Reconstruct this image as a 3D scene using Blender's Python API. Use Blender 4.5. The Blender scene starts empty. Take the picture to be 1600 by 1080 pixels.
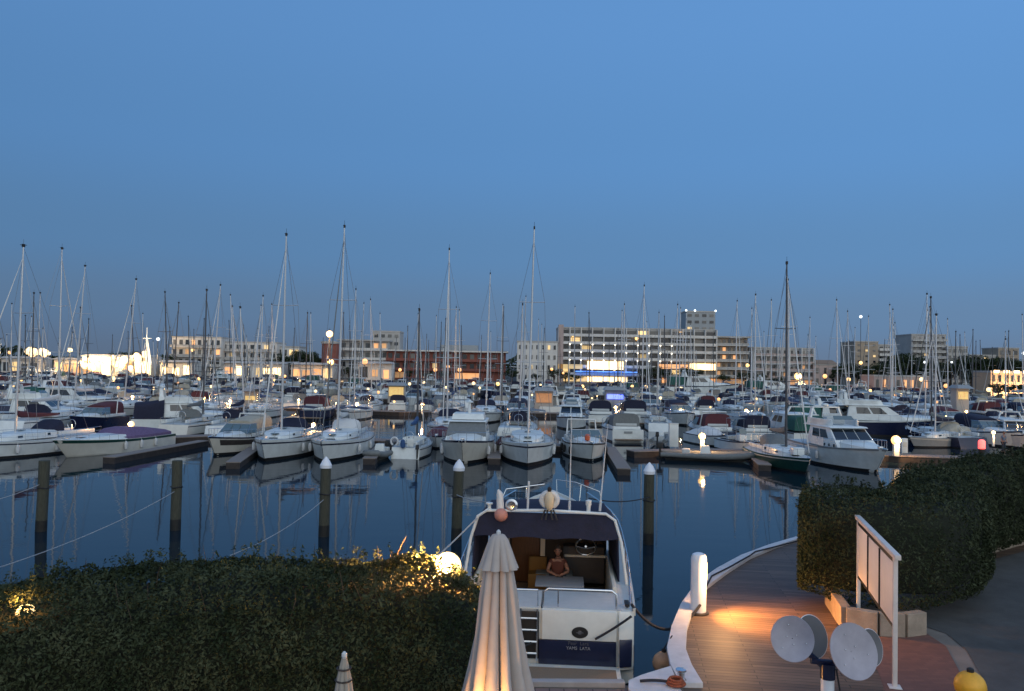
import bpy, bmesh, math, random
import numpy as np
from mathutils import Vector, Matrix, Euler
R = math.radians
random.seed(7)
rnd = random.Random(11)
SC = bpy.context.scene
COL = SC.collection

# ------------------------------------------------------------------ camera
CAM_H = 7.0
PXF = 1232.0                       # focal length in photo pixels (1600 wide)
cam_d = bpy.data.cameras.new('camera')
cam = bpy.data.objects.new('camera', cam_d); COL.objects.link(cam)
cam_d.sensor_width = 36; cam_d.lens = PXF / 1600 * 36
cam_d.clip_start = 0.1; cam_d.clip_end = 9000
CAMR = (Matrix.Rotation(R(91.5), 3, 'X') @ Matrix.Rotation(R(1.0), 3, 'Z'))
cam.matrix_world = Matrix.Translation((0, 0, CAM_H)) @ CAMR.to_4x4()
SC.camera = cam

def ray(px, py):
    return CAMR @ Vector(((px - 800) / PXF, -(py - 540) / PXF, -1))
def P(px, py, z=None, Y=None):
    """the point of the world seen at a photo pixel, on the plane z=const or Y=const"""
    d = ray(px, py)
    k = (z - CAM_H) / d.z if z is not None else Y / d.y
    return Vector((d.x * k, d.y * k, CAM_H + d.z * k))
def pix(p):
    v = CAMR.transposed() @ (Vector(p) - Vector((0, 0, CAM_H)))
    return (800 + PXF * v.x / -v.z, 540 - PXF * v.y / -v.z)

# ------------------------------------------------------------------ light
SC.view_settings.view_transform = 'Standard'; SC.view_settings.look = 'None'
SC.view_settings.gamma = 1; SC.view_settings.exposure = 0
W = bpy.data.worlds.new('World'); SC.world = W; W.use_nodes = True
nt = W.node_tree; nt.nodes.clear()
N = nt.nodes.new; L = nt.links.new
out = N('ShaderNodeOutputWorld'); bg = N('ShaderNodeBackground'); L(bg.outputs[0], out.inputs[0])
tc = N('ShaderNodeTexCoord'); sep = N('ShaderNodeSeparateXYZ'); L(tc.outputs['Generated'], sep.inputs[0])
ramp = N('ShaderNodeValToRGB'); L(sep.outputs['Z'], ramp.inputs[0])     # twilight colour by height above the horizon
cr = ramp.color_ramp; cr.interpolation = 'EASE'
cr.elements[0].position = 0.0; cr.elements[0].color = (.120, .182, .282, 1)
cr.elements[1].position = 1.0; cr.elements[1].color = (.085, .21, .50, 1)
for p_, c_ in ((.06, (.112, .213, .368, 1)), (.14, (.102, .240, .462, 1)), (.26, (.105, .270, .560, 1)), (.42, (.115, .290, .61, 1))):
    e = cr.elements.new(p_); e.color = c_
# the western sky behind the camera still holds the afterglow
dot = N('ShaderNodeVectorMath'); dot.operation = 'DOT_PRODUCT'; L(tc.outputs['Generated'], dot.inputs[0])
dot.inputs[1].default_value = (.30, -.93, .22)
mr = N('ShaderNodeMapRange'); L(dot.outputs['Value'], mr.inputs[0])
mr.inputs['From Min'].default_value = 0.1; mr.inputs['From Max'].default_value = 1.0
glow = N('ShaderNodeMixRGB'); glow.blend_type = 'MIX'; L(mr.outputs[0], glow.inputs[0]); L(ramp.outputs[0], glow.inputs[1])
glow.inputs[2].default_value = (1.08, 1.18, 1.24, 1)
# brightness drifts from left (dimmer) to right
lr = N('ShaderNodeMapRange'); L(sep.outputs['X'], lr.inputs[0])
lr.inputs['From Min'].default_value = -.6; lr.inputs['From Max'].default_value = .5
lr.inputs['To Min'].default_value = .83; lr.inputs['To Max'].default_value = 1.07
sky = N('ShaderNodeTexSky'); sky.sky_type = 'NISHITA'; sky.sun_disc = False
sky.sun_elevation = R(1); sky.sun_rotation = R(162)
sk = N('ShaderNodeMixRGB'); sk.blend_type = 'ADD'; sk.inputs[0].default_value = .008
L(glow.outputs[0], sk.inputs[1]); L(sky.outputs[0], sk.inputs[2]); L(sk.outputs[0], bg.inputs[0])
L(lr.outputs[0], bg.inputs[1])
sun_d = bpy.data.lights.new('sun', 'SUN'); sun = bpy.data.objects.new('sun', sun_d); COL.objects.link(sun)
sun_d.energy = .12; sun_d.angle = R(40); sun_d.color = (1, .93, .92)
sun.rotation_euler = Vector((.30, -.93, .40)).to_track_quat('Z', 'Y').to_euler()
SC.cycles.use_denoising = True
SC.cycles.max_bounces = 6; SC.cycles.diffuse_bounces = 2; SC.cycles.glossy_bounces = 3
SC.cycles.transmission_bounces = 4; SC.cycles.transparent_max_bounces = 8
SC.cycles.sample_clamp_indirect = 4; SC.cycles.caustics_reflective = False; SC.cycles.caustics_refractive = False

# ------------------------------------------------------------------ materials
MATS = {}
def mat(name, col, rough=.5, metal=0, var=.12, scale=3.0, bump=0, bscale=40, emit=None, es=0, stretch=(1, 1, 1), spec=.5, trans=0):
    if name in MATS: return MATS[name]
    m = bpy.data.materials.new(name); m.use_nodes = True; MATS[name] = m
    nt = m.node_tree; b = nt.nodes['Principled BSDF']
    b.inputs['Roughness'].default_value = rough; b.inputs['Metallic'].default_value = metal
    b.inputs['Specular IOR Level'].default_value = spec
    if trans: b.inputs['Transmission Weight'].default_value = trans
    tcn = nt.nodes.new('ShaderNodeTexCoord'); mp = nt.nodes.new('ShaderNodeMapping')
    mp.inputs['Scale'].default_value = stretch; nt.links.new(tcn.outputs['Object'], mp.inputs[0])
    if var > 0:
        no = nt.nodes.new('ShaderNodeTexNoise'); no.inputs['Scale'].default_value = scale
        no.inputs['Detail'].default_value = 5; no.inputs['Roughness'].default_value = .65
        nt.links.new(mp.outputs[0], no.inputs[0])
        r = nt.nodes.new('ShaderNodeMapRange'); nt.links.new(no.outputs[0], r.inputs[0])
        r.inputs['From Min'].default_value = .3; r.inputs['From Max'].default_value = .7
        r.inputs['To Min'].default_value = 1 - var; r.inputs['To Max'].default_value = 1 + var
        mx = nt.nodes.new('ShaderNodeVectorMath'); mx.operation = 'SCALE'
        mx.inputs[0].default_value = col[:3]; nt.links.new(r.outputs[0], mx.inputs['Scale'])
        nt.links.new(mx.outputs[0], b.inputs['Base Color'])
    else: b.inputs['Base Color'].default_value = (*col[:3], 1)
    if bump:
        n2 = nt.nodes.new('ShaderNodeTexNoise'); n2.inputs['Scale'].default_value = bscale; n2.inputs['Detail'].default_value = 4
        nt.links.new(mp.outputs[0], n2.inputs[0])
        bp = nt.nodes.new('ShaderNodeBump'); bp.inputs['Strength'].default_value = bump; bp.inputs['Distance'].default_value = .02
        nt.links.new(n2.outputs[0], bp.inputs['Height']); nt.links.new(bp.outputs[0], b.inputs['Normal'])
    if emit: b.inputs['Emission Color'].default_value = (*emit, 1); b.inputs['Emission Strength'].default_value = es
    return m
M_WHITE = mat('gelcoat_white', (.66, .70, .69), .28, var=.12, scale=1.1)
M_WHITE2 = mat('gelcoat_cream', (.58, .57, .51), .35, var=.09, scale=1.2)
M_DECK = mat('deck_nonslip', (.46, .50, .51), .55, var=.08, scale=4, bump=.15, bscale=120)
M_GREY = mat('gelcoat_grey', (.26, .28, .29), .4, var=.1)
M_NAVYH = mat('hull_navy', (.012, .018, .05), .25, var=.2)
M_GREENH = mat('hull_green', (.010, .05, .042), .3, var=.2)
M_REDH = mat('hull_red', (.20, .03, .025), .35)
M_WOODH = mat('hull_varnish', (.16, .065, .025), .3, var=.3, scale=6, stretch=(6, .6, 6))
M_TEAK = mat('teak', (.23, .17, .12), .7, var=.2, scale=12, stretch=(12, 1, 1))
M_NAVY = mat('canvas_navy', (.010, .013, .036), .85, var=.25, scale=5, bump=.3, bscale=18)
M_BLUE = mat('canvas_blue', (.03, .08, .20), .85, var=.2, scale=5, bump=.3, bscale=18)
M_CREAM = mat('canvas_cream', (.38, .35, .28), .85, var=.12, scale=5, bump=.3, bscale=18)
M_GREYC = mat('canvas_grey', (.15, .165, .17), .85, var=.15, scale=5, bump=.3, bscale=18)
M_MAROON = mat('canvas_maroon', (.085, .022, .03), .85, var=.2, scale=5, bump=.3, bscale=18)
M_PURPLE = mat('canvas_purple', (.13, .085, .17), .8, var=.2, scale=5, bump=.3, bscale=18)
M_GREENC = mat('canvas_green', (.02, .09, .075), .85, var=.2, scale=5, bump=.3, bscale=18)
M_GLASS = mat('tinted_glass', (.012, .018, .025), .06, var=0, spec=.8)
M_GLASS2 = mat('clear_screen', (.10, .15, .17), .08, var=0, spec=.8)
M_ALU = mat('mast_aluminium', (.52, .54, .56), .38, .55, var=.08, scale=.8)
M_ALUD = mat('mast_dark', (.07, .075, .085), .45, .3, var=.1)
M_STEEL = mat('stainless', (.62, .64, .66), .2, .9, var=0)
M_WIRE = mat('rigging_wire', (.22, .23, .25), .4, .6, var=0)
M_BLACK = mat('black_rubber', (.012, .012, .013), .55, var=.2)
M_ROPE = mat('rope_dark', (.02, .022, .03), .9, var=.3, scale=60)
M_ROPEW = mat('rope_pale', (.34, .36, .38), .9, var=.2, scale=60)
M_SAILC = mat('sail_white', (.62, .62, .60), .7, var=.06)
M_BOARD = mat('pontoon_boards', (.20, .17, .15), .8, var=.25, scale=9, stretch=(1, 9, 1), bump=.4, bscale=9)
M_BEAM = mat('pontoon_side', (.035, .028, .026), .75, var=.4, scale=4)
M_FEND = mat('fender_white', (.55, .57, .58), .4, var=.1)
M_ORANGE = mat('orange_foam', (.55, .10, .035), .6)
M_YELLOW = mat('yellow_buoy', (.72, .38, .03), .45, var=.15, scale=5)
M_TAN = mat('tan_buoy', (.36, .24, .15), .6, var=.2, scale=6)
M_PILE = mat('pile_wood', (.058, .060, .044), .9, var=.35, scale=5, stretch=(6, 6, .8), bump=.8, bscale=8)
M_PILEW = mat('pile_tidal', (.012, .013, .012), .6, var=.4, scale=7, bump=.6)
M_CAP = mat('pile_cap_plastic', (.70, .74, .80), .4, var=.05)
WARM = (1.0, .50, .16)
def emat(name, col, s): return mat(name, (.8, .7, .5), .5, var=0, emit=col, es=s)
M_L1 = emat('lamp_warm', (1, .54, .15), 2.4)
M_L2 = emat('lamp_orange', (1, .40, .09), 1.7)
M_L3 = emat('lamp_white', (1, .66, .30), 2.4)
M_L4 = emat('lamp_blue_white', (.85, .95, 1), 2)
M_LR = emat('lamp_red', (1, .02, .03), 2.2)
M_LB = emat('lamp_blue', (.06, .12, 1), 2.6)

# ------------------------------------------------------------------ mesh builder
class MB:
    def __init__(s): s.v = []; s.f = []
    def add(s, vs, fs):
        o = len(s.v); s.v += [tuple(v) for v in vs]; s.f += [tuple(i + o for i in f) for f in fs]; return s
    def hexa(s, p):     # 8 points: bottom ccw 0-3, top ccw 4-7
        return s.add(p, [(3, 2, 1, 0), (4, 5, 6, 7), (0, 1, 5, 4), (1, 2, 6, 5), (2, 3, 7, 6), (3, 0, 4, 7)])
    def box(s, cx, cy, cz, sx, sy, sz, rz=0):
        c, n = math.cos(rz), math.sin(rz); p = []
        for z in (-.5, .5):
            for x, y in ((-.5, -.5), (.5, -.5), (.5, .5), (-.5, .5)):
                X, Y = x * sx, y * sy; p.append((cx + X * c - Y * n, cy + X * n + Y * c, cz + z * sz))
        return s.hexa(p)
    def frust(s, hx0, ya0, yb0, z0, hx1, ya1, yb1, z1, hxb0=None, hxb1=None):
        """house shape: half widths, front (ya) and back (yb), optional back half widths"""
        b0 = hxb0 or hx0; b1 = hxb1 or hx1
        return s.hexa([(-hx0, ya0, z0), (hx0, ya0, z0), (b0, yb0, z0), (-b0, yb0, z0), (-hx1, ya1, z1), (hx1, ya1, z1), (b1, yb1, z1), (-b1, yb1, z1)])
    def slab(s, c4, t):
        a = [Vector(q) for q in c4]; n = (a[1] - a[0]).cross(a[3] - a[0]).normalized()
        return s.hexa([q - n * t * .3 for q in a] + [q + n * t for q in a])
    def on(s, c4, u0, u1, v0, v1, t=.02):
        """a thin panel lying on the face c4 (p00,p10,p11,p01)"""
        a = [Vector(q) for q in c4]
        def B(u, v): return (a[0] * (1 - u) + a[1] * u) * (1 - v) + (a[3] * (1 - u) + a[2] * u) * v
        return s.slab([B(u0, v0), B(u1, v0), B(u1, v1), B(u0, v1)], t)
    def tube(s, pts, r, n=6, caps=True):
        pts = [Vector(p) for p in pts]; k = len(pts); rs = r if isinstance(r, (list, tuple)) else [r] * k
        rings = []; up = Vector((0, 0, 1)); prev = None
        for i, p in enumerate(pts):
            t = (pts[min(i + 1, k - 1)] - pts[max(i - 1, 0)])
            t = t.normalized() if t.length > 1e-9 else up
            if prev is None:
                a = t.cross(up) if abs(t.z) < .9 else t.cross(Vector((1, 0, 0)))
            else: a = prev - t * prev.dot(t)
            a.normalize(); prev = a; b = t.cross(a)
            rings.append([p + (a * math.cos(2 * math.pi * j / n) + b * math.sin(2 * math.pi * j / n)) * rs[i] for j in range(n)])
        return s.loft(rings, closed=True, caps=caps)
    def loft(s, rings, closed=True, caps=False, flip=False):
        n = len(rings[0]); vs = [q for r in rings for q in r]; fs = []
        for i in range(len(rings) - 1):
            for j in range(n if closed else n - 1):
                a, b = i * n + j, i * n + (j + 1) % n; f = (a, b, b + n, a + n)
                fs.append(f[::-1] if flip else f)
        if caps: fs.append(tuple(range(n))[::-1]); fs.append(tuple((len(rings) - 1) * n + j for j in range(n)))
        return s.add(vs, fs)
    def lathe(s, prof, c=(0, 0, 0), n=12, sx=1, sy=1):
        rings = [[(c[0] + r * sx * math.cos(2 * math.pi * j / n), c[1] + r * sy * math.sin(2 * math.pi * j / n), c[2] + z) for j in range(n)] for r, z in prof]
        return s.loft(rings, closed=True, caps=True)
    def ball(s, c, r, n=12, m=8, sz=1.0):
        return s.lathe([(max(1e-4, r * math.sin(math.pi * i / m)), -r * sz * math.cos(math.pi * i / m)) for i in range(m + 1)], c, n)
    def build(s, name, m, parent=None, smooth=True, bevel=0, loc=(0, 0, 0), ang=35):
        me = bpy.data.meshes.new(name); me.from_pydata(s.v, [], s.f)
        if bevel:
            bm = bmesh.new(); bm.from_mesh(me)
            es = [e for e in bm.edges if len(e.link_faces) == 2 and e.calc_face_angle(0) > R(30)]
            bmesh.ops.bevel(bm, geom=es, offset=bevel, segments=2, affect='EDGES', clamp_overlap=True, profile=.6)
            bm.to_mesh(me); bm.free()
        bm = bmesh.new(); bm.from_mesh(me); bmesh.ops.recalc_face_normals(bm, faces=bm.faces); bm.to_mesh(me); bm.free()
        me.materials.append(m)
        if smooth:
            me.polygons.foreach_set('use_smooth', [True] * len(me.polygons)); me.set_sharp_from_angle(angle=R(ang))
        me.update()
        o = bpy.data.objects.new(name, me); COL.objects.link(o); o.location = loc
        if parent is not None: o.parent = parent
        return o

def thing(name, label, cat, loc=(0, 0, 0), rz=0, group=None):
    o = bpy.data.objects.new(name, None); COL.objects.link(o); o.empty_display_size = .2
    o.location = loc; o.rotation_euler = (0, 0, rz); o['label'] = label; o['category'] = cat
    if group: o['group'] = group
    return o
def tag(o, label, cat, group=None, kind=None):
    if label: o['label'] = label
    if cat: o['category'] = cat
    if group: o['group'] = group
    if kind: o['kind'] = kind
    return o
def point(parent, loc, e, col=(1, .52, .20), size=.12):
    ld = bpy.data.lights.new('lamp_light', 'POINT'); ld.energy = e; ld.color = col; ld.shadow_soft_size = size
    lo = bpy.data.objects.new('lamp_light', ld); COL.objects.link(lo); lo.parent = parent; lo.location = loc; return lo
def struct(o, kind='structure'): o['kind'] = kind; return o
KIDS = {}
def index_kids():
    KIDS.clear()
    for o in COL.objects:
        if o.parent: KIDS.setdefault(o.parent.name, []).append(o)
def copy_tree(o, parent=None):
    c = o.copy(); COL.objects.link(c); c.parent = parent
    for ch in KIDS.get(o.name, ()): copy_tree(ch, c)
    return c
# labels that must be told apart by place are finished at the end of the script
AUTO = []
def auto(o, base, ref=None, place=True): AUTO.append((o, base, Vector(ref if ref is not None else o.location), place)); o['label'] = base
def poly_sheet(name, pts, z, m, depth=0):
    bm = bmesh.new(); vs = [bm.verts.new((p[0], p[1], z)) for p in pts]; f = bm.faces.new(vs)
    if f.normal.z < 0 or f.calc_area() and (f.normal_update() or f.normal.z < 0): f.normal_flip()
    if depth:
        r = bmesh.ops.extrude_face_region(bm, geom=[f]); 
        bmesh.ops.translate(bm, verts=[v for v in r['geom'] if isinstance(v, bmesh.types.BMVert)], vec=(0, 0, -depth))
    bmesh.ops.triangulate(bm, faces=bm.faces[:]); bmesh.ops.recalc_face_normals(bm, faces=bm.faces)
    me = bpy.data.meshes.new(name); bm.to_mesh(me); bm.free(); me.materials.append(m)
    o = bpy.data.objects.new(name, me); COL.objects.link(o); return o
# ------------------------------------------------------------------ water and ground
def water_mat():
    m = bpy.data.materials.new('harbour_water'); m.use_nodes = True; nt = m.node_tree; b = nt.nodes['Principled BSDF']
    b.inputs['Base Color'].default_value = (.006, .016, .026, 1); b.inputs['Roughness'].default_value = .035; b.inputs['IOR'].default_value = 1.225
    tc = nt.nodes.new('ShaderNodeTexCoord'); mp = nt.nodes.new('ShaderNodeMapping'); mp.inputs['Scale'].default_value = (.35, .9, 1)
    nt.links.new(tc.outputs['Object'], mp.inputs[0])
    n1 = nt.nodes.new('ShaderNodeTexNoise'); n1.inputs['Scale'].default_value = .7; n1.inputs['Detail'].default_value = 3
    n2 = nt.nodes.new('ShaderNodeTexNoise'); n2.inputs['Scale'].default_value = 4; n2.inputs['Detail'].default_value = 2
    nt.links.new(mp.outputs[0], n1.inputs[0]); nt.links.new(mp.outputs[0], n2.inputs[0])
    a = nt.nodes.new('ShaderNodeMath'); a.operation = 'MULTIPLY_ADD'; a.inputs[1].default_value = .12
    nt.links.new(n2.outputs[0], a.inputs[0]); nt.links.new(n1.outputs[0], a.inputs[2])
    bp = nt.nodes.new('ShaderNodeBump'); bp.inputs['Strength'].default_value = .22; bp.inputs['Distance'].default_value = .05
    nt.links.new(a.outputs[0], bp.inputs['Height']); nt.links.new(bp.outputs[0], b.inputs['Normal'])
    return m
w = poly_sheet('water', [(-900, -40), (900, -40), (900, 300), (-900, 300)], 0, water_mat()); struct(w)
M_EARTH = mat('dark_ground', (.05, .05, .045), .95, var=.3, scale=.2)
M_CONC = mat('quay_concrete', (.17, .155, .14), .85, var=.2, scale=1.5, bump=.3)
M_COPING = mat('coping_painted', (.56, .56, .58), .7, var=.12, scale=3, bump=.2, bscale=25)
M_STONE = mat('planter_stone', (.30, .25, .20), .9, var=.25, scale=3, bump=.5)
M_ASPH = mat('asphalt', (.058, .062, .064), .9, var=.3, scale=1.2, bump=.5, bscale=60)
M_FGR = poly_sheet('far_ground', [(-3500, 262), (3500, 262), (3500, 8000), (-3500, 8000)], 1.5, M_EARTH, 3); struct(M_FGR)
fq = MB(); fq.box(0, 261.7, .9, 1600, .8, 1.3); struct(fq.build('far_quay', M_CONC, smooth=False))

ZQ = 1.2
EDGE = [(1078, 1110), (1066, 1075), (1050, 1045), (1045, 1018), (1052, 985), (1066, 950), (1088, 918), (1122, 893), (1160, 872), (1205, 855), (1262, 838)]
E3 = [P(x, y, z=ZQ) for x, y in EDGE]
far_r = [Vector((16, E3[-1].y + 3.6, 0)), Vector((30, E3[-1].y + 6.5, 0)), Vector((60, E3[-1].y + 11, 0)), Vector((300, 60, 0))]
c0 = P(1010, 1070, z=ZQ)
qa = [Vector((-300, c0.y + .1, 0)), Vector((-40, c0.y + .05, 0)), P(820, 1069, z=ZQ), P(985, 1071, z=ZQ), P(1012, 1064, z=ZQ), P(1032, 1057, z=ZQ), P(1052, 1050, z=ZQ)]
QEDGE = qa + E3[3:] + far_r
quay = poly_sheet('quay', [(p.x, p.y) for p in QEDGE] + [(300, -200), (-300, -200)], ZQ - .004, M_CONC, 3.0); struct(quay)
# boardwalk planks
def plank_mat():
    m = bpy.data.materials.new('boardwalk_planks'); m.use_nodes = True; nt = m.node_tree; b = nt.nodes['Principled BSDF']
    tc = nt.nodes.new('ShaderNodeTexCoord'); mp = nt.nodes.new('ShaderNodeMapping'); mp.inputs['Rotation'].default_value = (0, 0, R(8))
    nt.links.new(tc.outputs['Object'], mp.inputs[0])
    br = nt.nodes.new('ShaderNodeTexBrick'); br.inputs['Scale'].default_value = 1; br.inputs['Brick Width'].default_value = 2.6
    br.inputs['Row Height'].default_value = .145; br.inputs['Mortar Size'].default_value = .008; br.offset = .37
    br.inputs['Color1'].default_value = (.155, .105, .075, 1); br.inputs['Color2'].default_value = (.080, .056, .042, 1); br.inputs['Mortar'].default_value = (.01, .01, .01, 1)
    nt.links.new(mp.outputs[0], br.inputs[0])
    mp2 = nt.nodes.new('ShaderNodeMapping'); mp2.inputs['Scale'].default_value = (1, 14, 1); nt.links.new(mp.outputs[0], mp2.inputs[0])
    no = nt.nodes.new('ShaderNodeTexNoise'); no.inputs['Scale'].default_value = 3; no.inputs['Detail'].default_value = 6; nt.links.new(mp2.outputs[0], no.inputs[0])
    mx = nt.nodes.new('ShaderNodeMixRGB'); mx.blend_type = 'OVERLAY'; mx.inputs[0].default_value = .6
    nt.links.new(br.outputs[0], mx.inputs[1]); nt.links.new(no.outputs[0], mx.inputs[2]); nt.links.new(mx.outputs[0], b.inputs['Base Color'])
    bp = nt.nodes.new('ShaderNodeBump'); bp.inputs['Strength'].default_value = .6; bp.inputs['Distance'].default_value = .01
    nt.links.new(br.outputs['Fac'], bp.inputs['Height']); bp.invert = True; nt.links.new(bp.outputs[0], b.inputs['Normal'])
    b.inputs['Roughness'].default_value = .62
    return m
bw = [Vector((p.x, p.y, 0)) for p in E3] + [far_r[0], far_r[1], far_r[2]]
bwp = [(p.x + .02, p.y) for p in bw] + [(60, E3[-1].y + 6), (30, E3[-1].y + 1.5)]
pr = [P(1420, 905, z=ZQ), P(1330, 960, z=ZQ), P(1345, 1000, z=ZQ), P(1372, 1050, z=ZQ), P(1400, 1130, z=ZQ)]
bwp = bwp + [(p.x, p.y) for p in pr] + [(pr[-1].x, 9), (E3[0].x, 9)]
struct(poly_sheet('boardwalk', bwp, ZQ, plank_mat()))
def brick_mat():
    m = bpy.data.materials.new('red_paving'); m.use_nodes = True; nt = m.node_tree; b = nt.nodes['Principled BSDF']
    tc = nt.nodes.new('ShaderNodeTexCoord'); br = nt.nodes.new('ShaderNodeTexBrick'); br.inputs['Scale'].default_value = 1
    br.inputs['Brick Width'].default_value = .2; br.inputs['Row Height'].default_value = .1; br.inputs['Mortar Size'].default_value = .006
    br.inputs['Color1'].default_value = (.17, .080, .062, 1); br.inputs['Color2'].default_value = (.125, .062, .05, 1); br.inputs['Mortar'].default_value = (.12, .06, .05, 1)
    nt.links.new(tc.outputs['Object'], br.inputs[0]); nt.links.new(br.outputs[0], b.inputs['Base Color']); b.inputs['Roughness'].default_value = .8
    return m
rp = [P(x, y, z=ZQ) for x, y in ((1330, 960), (1345, 1000), (1372, 1050), (1400, 1130), (1530, 1130), (1505, 1060), (1478, 1010), (1440, 985))]
struct(poly_sheet('red_paving', [(p.x, p.y) for p in rp], ZQ + .004, brick_mat()))
rd = [P(x, y, z=ZQ) for x, y in ((1560, 1130), (1535, 1060), (1510, 1016), (1478, 990), (1440, 978), (1440, 940), (1500, 890), (1560, 872), (1640, 852), (1800, 838))]
struct(poly_sheet('road', [(p.x, p.y) for p in rd] + [(60, rd[-1].y), (60, 8), (rd[0].x, 8)], ZQ + .008, M_ASPH))
# coping: a raised pale kerb following the quay edge
def ribbon(name, pts, w0, h, z, m, side=1, obj=None):
    b = MB(); rings = []
    for i, p in enumerate(pts):
        t = (pts[min(i + 1, len(pts) - 1)] - pts[max(i - 1, 0)]); t.z = 0; t.normalize(); n = Vector((t.y, -t.x, 0)) * side
        ww = w0[i] if isinstance(w0, list) else w0
        a = Vector((p.x, p.y, z)) - n * .04; c = a + n * ww
        rings.append([a, a + Vector((0, 0, h)), c + Vector((0, 0, h)), c])
    b.loft(rings, closed=True, caps=True); return b.build(name, m, smooth=False, bevel=.012)
cp = E3[1:]
c1 = ribbon('quay_coping', cp, [.42, .42, .38, .34, .32, .34, .36, .30, .24, .2], .10, ZQ, M_COPING); struct(c1)
lowc = [P(x, y, z=ZQ) for x, y in ((500, 1068), (700, 1069), (860, 1070), (975, 1071))]
struct(ribbon('quay_kerb', lowc, .17, .10, ZQ, mat('kerb_stone', (.36, .33, .32), .85, var=.15, bump=.3)))
cr_ = [P(x, y, z=ZQ) for x, y in ((982, 1072), (1003, 1063), (1028, 1055), (1048, 1049), (1060, 1080), (1078, 1115), (1010, 1115), (982, 1086))]
struct(poly_sheet('quay_corner', [(p.x, p.y) for p in cr_], ZQ + .104, M_COPING, .1))
# small pavers behind the low kerb
def paver_mat():
    m = bpy.data.materials.new('pink_pavers'); m.use_nodes = True; nt = m.node_tree; b = nt.nodes['Principled BSDF']
    tc = nt.nodes.new('ShaderNodeTexCoord'); br = nt.nodes.new('ShaderNodeTexBrick'); br.inputs['Scale'].default_value = 1; br.offset = 0
    br.inputs['Brick Width'].default_value = .26; br.inputs['Row Height'].default_value = .4; br.inputs['Mortar Size'].default_value = .01
    br.inputs['Color1'].default_value = (.24, .15, .13, 1); br.inputs['Color2'].default_value = (.20, .13, .115, 1); br.inputs['Mortar'].default_value = (.05, .04, .035, 1)
    nt.links.new(tc.outputs['Object'], br.inputs[0]); nt.links.new(br.outputs[0], b.inputs['Base Color']); b.inputs['Roughness'].default_value = .8
    return m
struct(poly_sheet('pavement', [(-12, c0.y - .25), (P(985, 1075, z=ZQ).x, c0.y - .25), (P(985, 1075, z=ZQ).x, 11), (-12, 11)], ZQ + .004, paver_mat()))
# terrace on this side
struct(MB().box(-6, 3.5, 1.55, 20, 13.6, .66).build('terrace', mat('terrace_tiles', (.28, .2, .16), .8), smooth=False))

# ------------------------------------------------------------------ hedges
def leaf_mat(name, c1, c2, scale=.8):
    m = bpy.data.materials.new(name); m.use_nodes = True; nt = m.node_tree; b = nt.nodes['Principled BSDF']
    tc = nt.nodes.new('ShaderNodeTexCoord'); no = nt.nodes.new('ShaderNodeTexNoise'); no.inputs['Scale'].default_value = scale; no.inputs['Detail'].default_value = 6
    no.inputs['Roughness'].default_value = .75
    nt.links.new(tc.outputs['Object'], no.inputs[0])
    r = nt.nodes.new('ShaderNodeValToRGB'); r.color_ramp.elements[0].position = .36; r.color_ramp.elements[1].position = .66
    r.color_ramp.elements[0].color = (*c1, 1); r.color_ramp.elements[1].color = (*c2, 1)
    e = r.color_ramp.elements.new(.80); e.color = (c2[0] * 1.5, c2[1] * .85, c2[2] * .8, 1)
    nt.links.new(no.outputs[0], r.inputs[0]); nt.links.new(r.outputs[0], b.inputs['Base Color'])
    b.inputs['Roughness'].default_value = .7; b.inputs['Specular IOR Level'].default_value = .12
    try: b.inputs['Subsurface Weight'].default_value = 0
    except Exception: pass
    return m
M_LEAF = leaf_mat('hedge_leaves', (.014, .024, .010), (.066, .080, .044), 1.6)
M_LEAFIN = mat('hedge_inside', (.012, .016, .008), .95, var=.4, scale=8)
M_TREE = leaf_mat('tree_leaves', (.014, .028, .012), (.05, .065, .03), .5)
M_BARK = mat('bark', (.07, .05, .035), .95, var=.4, scale=6, bump=.8)
def leaf_cloud(name, pts, nrm, size, m, parent, seed=1, jit=.8, aspect=.42, cup=.25):
    """many small leaves, each a folded pair of faces round a point"""
    rs = np.random.RandomState(seed); n = len(pts)
    d = nrm + rs.normal(0, jit, (n, 3)); d /= np.linalg.norm(d, axis=1)[:, None] + 1e-9
    u = np.cross(d, rs.normal(0, 1, (n, 3))); u /= np.linalg.norm(u, axis=1)[:, None] + 1e-9
    v = np.cross(d, u); s = (size * rs.choice([.55, .8, 1.0, 1.25, 1.7], n, p=[.2, .25, .3, .17, .08]))[:, None]
    a = pts - u * s; c = pts + u * s
    l = pts + v * s * aspect + d * s * cup; r = pts - v * s * aspect + d * s * cup
    V = np.stack([a, l, c, r], 1).reshape(-1, 3)
    me = bpy.data.meshes.new(name); me.vertices.add(4 * n); me.vertices.foreach_set('co', V.ravel().astype(np.float32))
    idx = np.arange(n)[:, None] * 4; tri = np.concatenate([idx + [0, 1, 2], idx + [0, 2, 3]], 1).reshape(-1)
    me.loops.add(6 * n); me.loops.foreach_set('vertex_index', tri.astype(np.int32))
    me.polygons.add(2 * n); me.polygons.foreach_set('loop_start', (np.arange(2 * n) * 3).astype(np.int32))
    me.update(calc_edges=True); me.materials.append(m)
    o = bpy.data.objects.new(name, me); COL.objects.link(o); o.parent = parent
    return o
def vnoise(p, f, seed):
    """cheap smooth 3-D noise out of a few sines, -1..1"""
    rs = np.random.RandomState(seed); t = np.zeros(len(p))
    for k in range(6):
        w = rs.normal(0, 1, 3) * f * (1 + k * .45); t += np.sin(p @ w + rs.uniform(0, 6.28)) / (1 + k * .35)
    return t / 3.2
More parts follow.
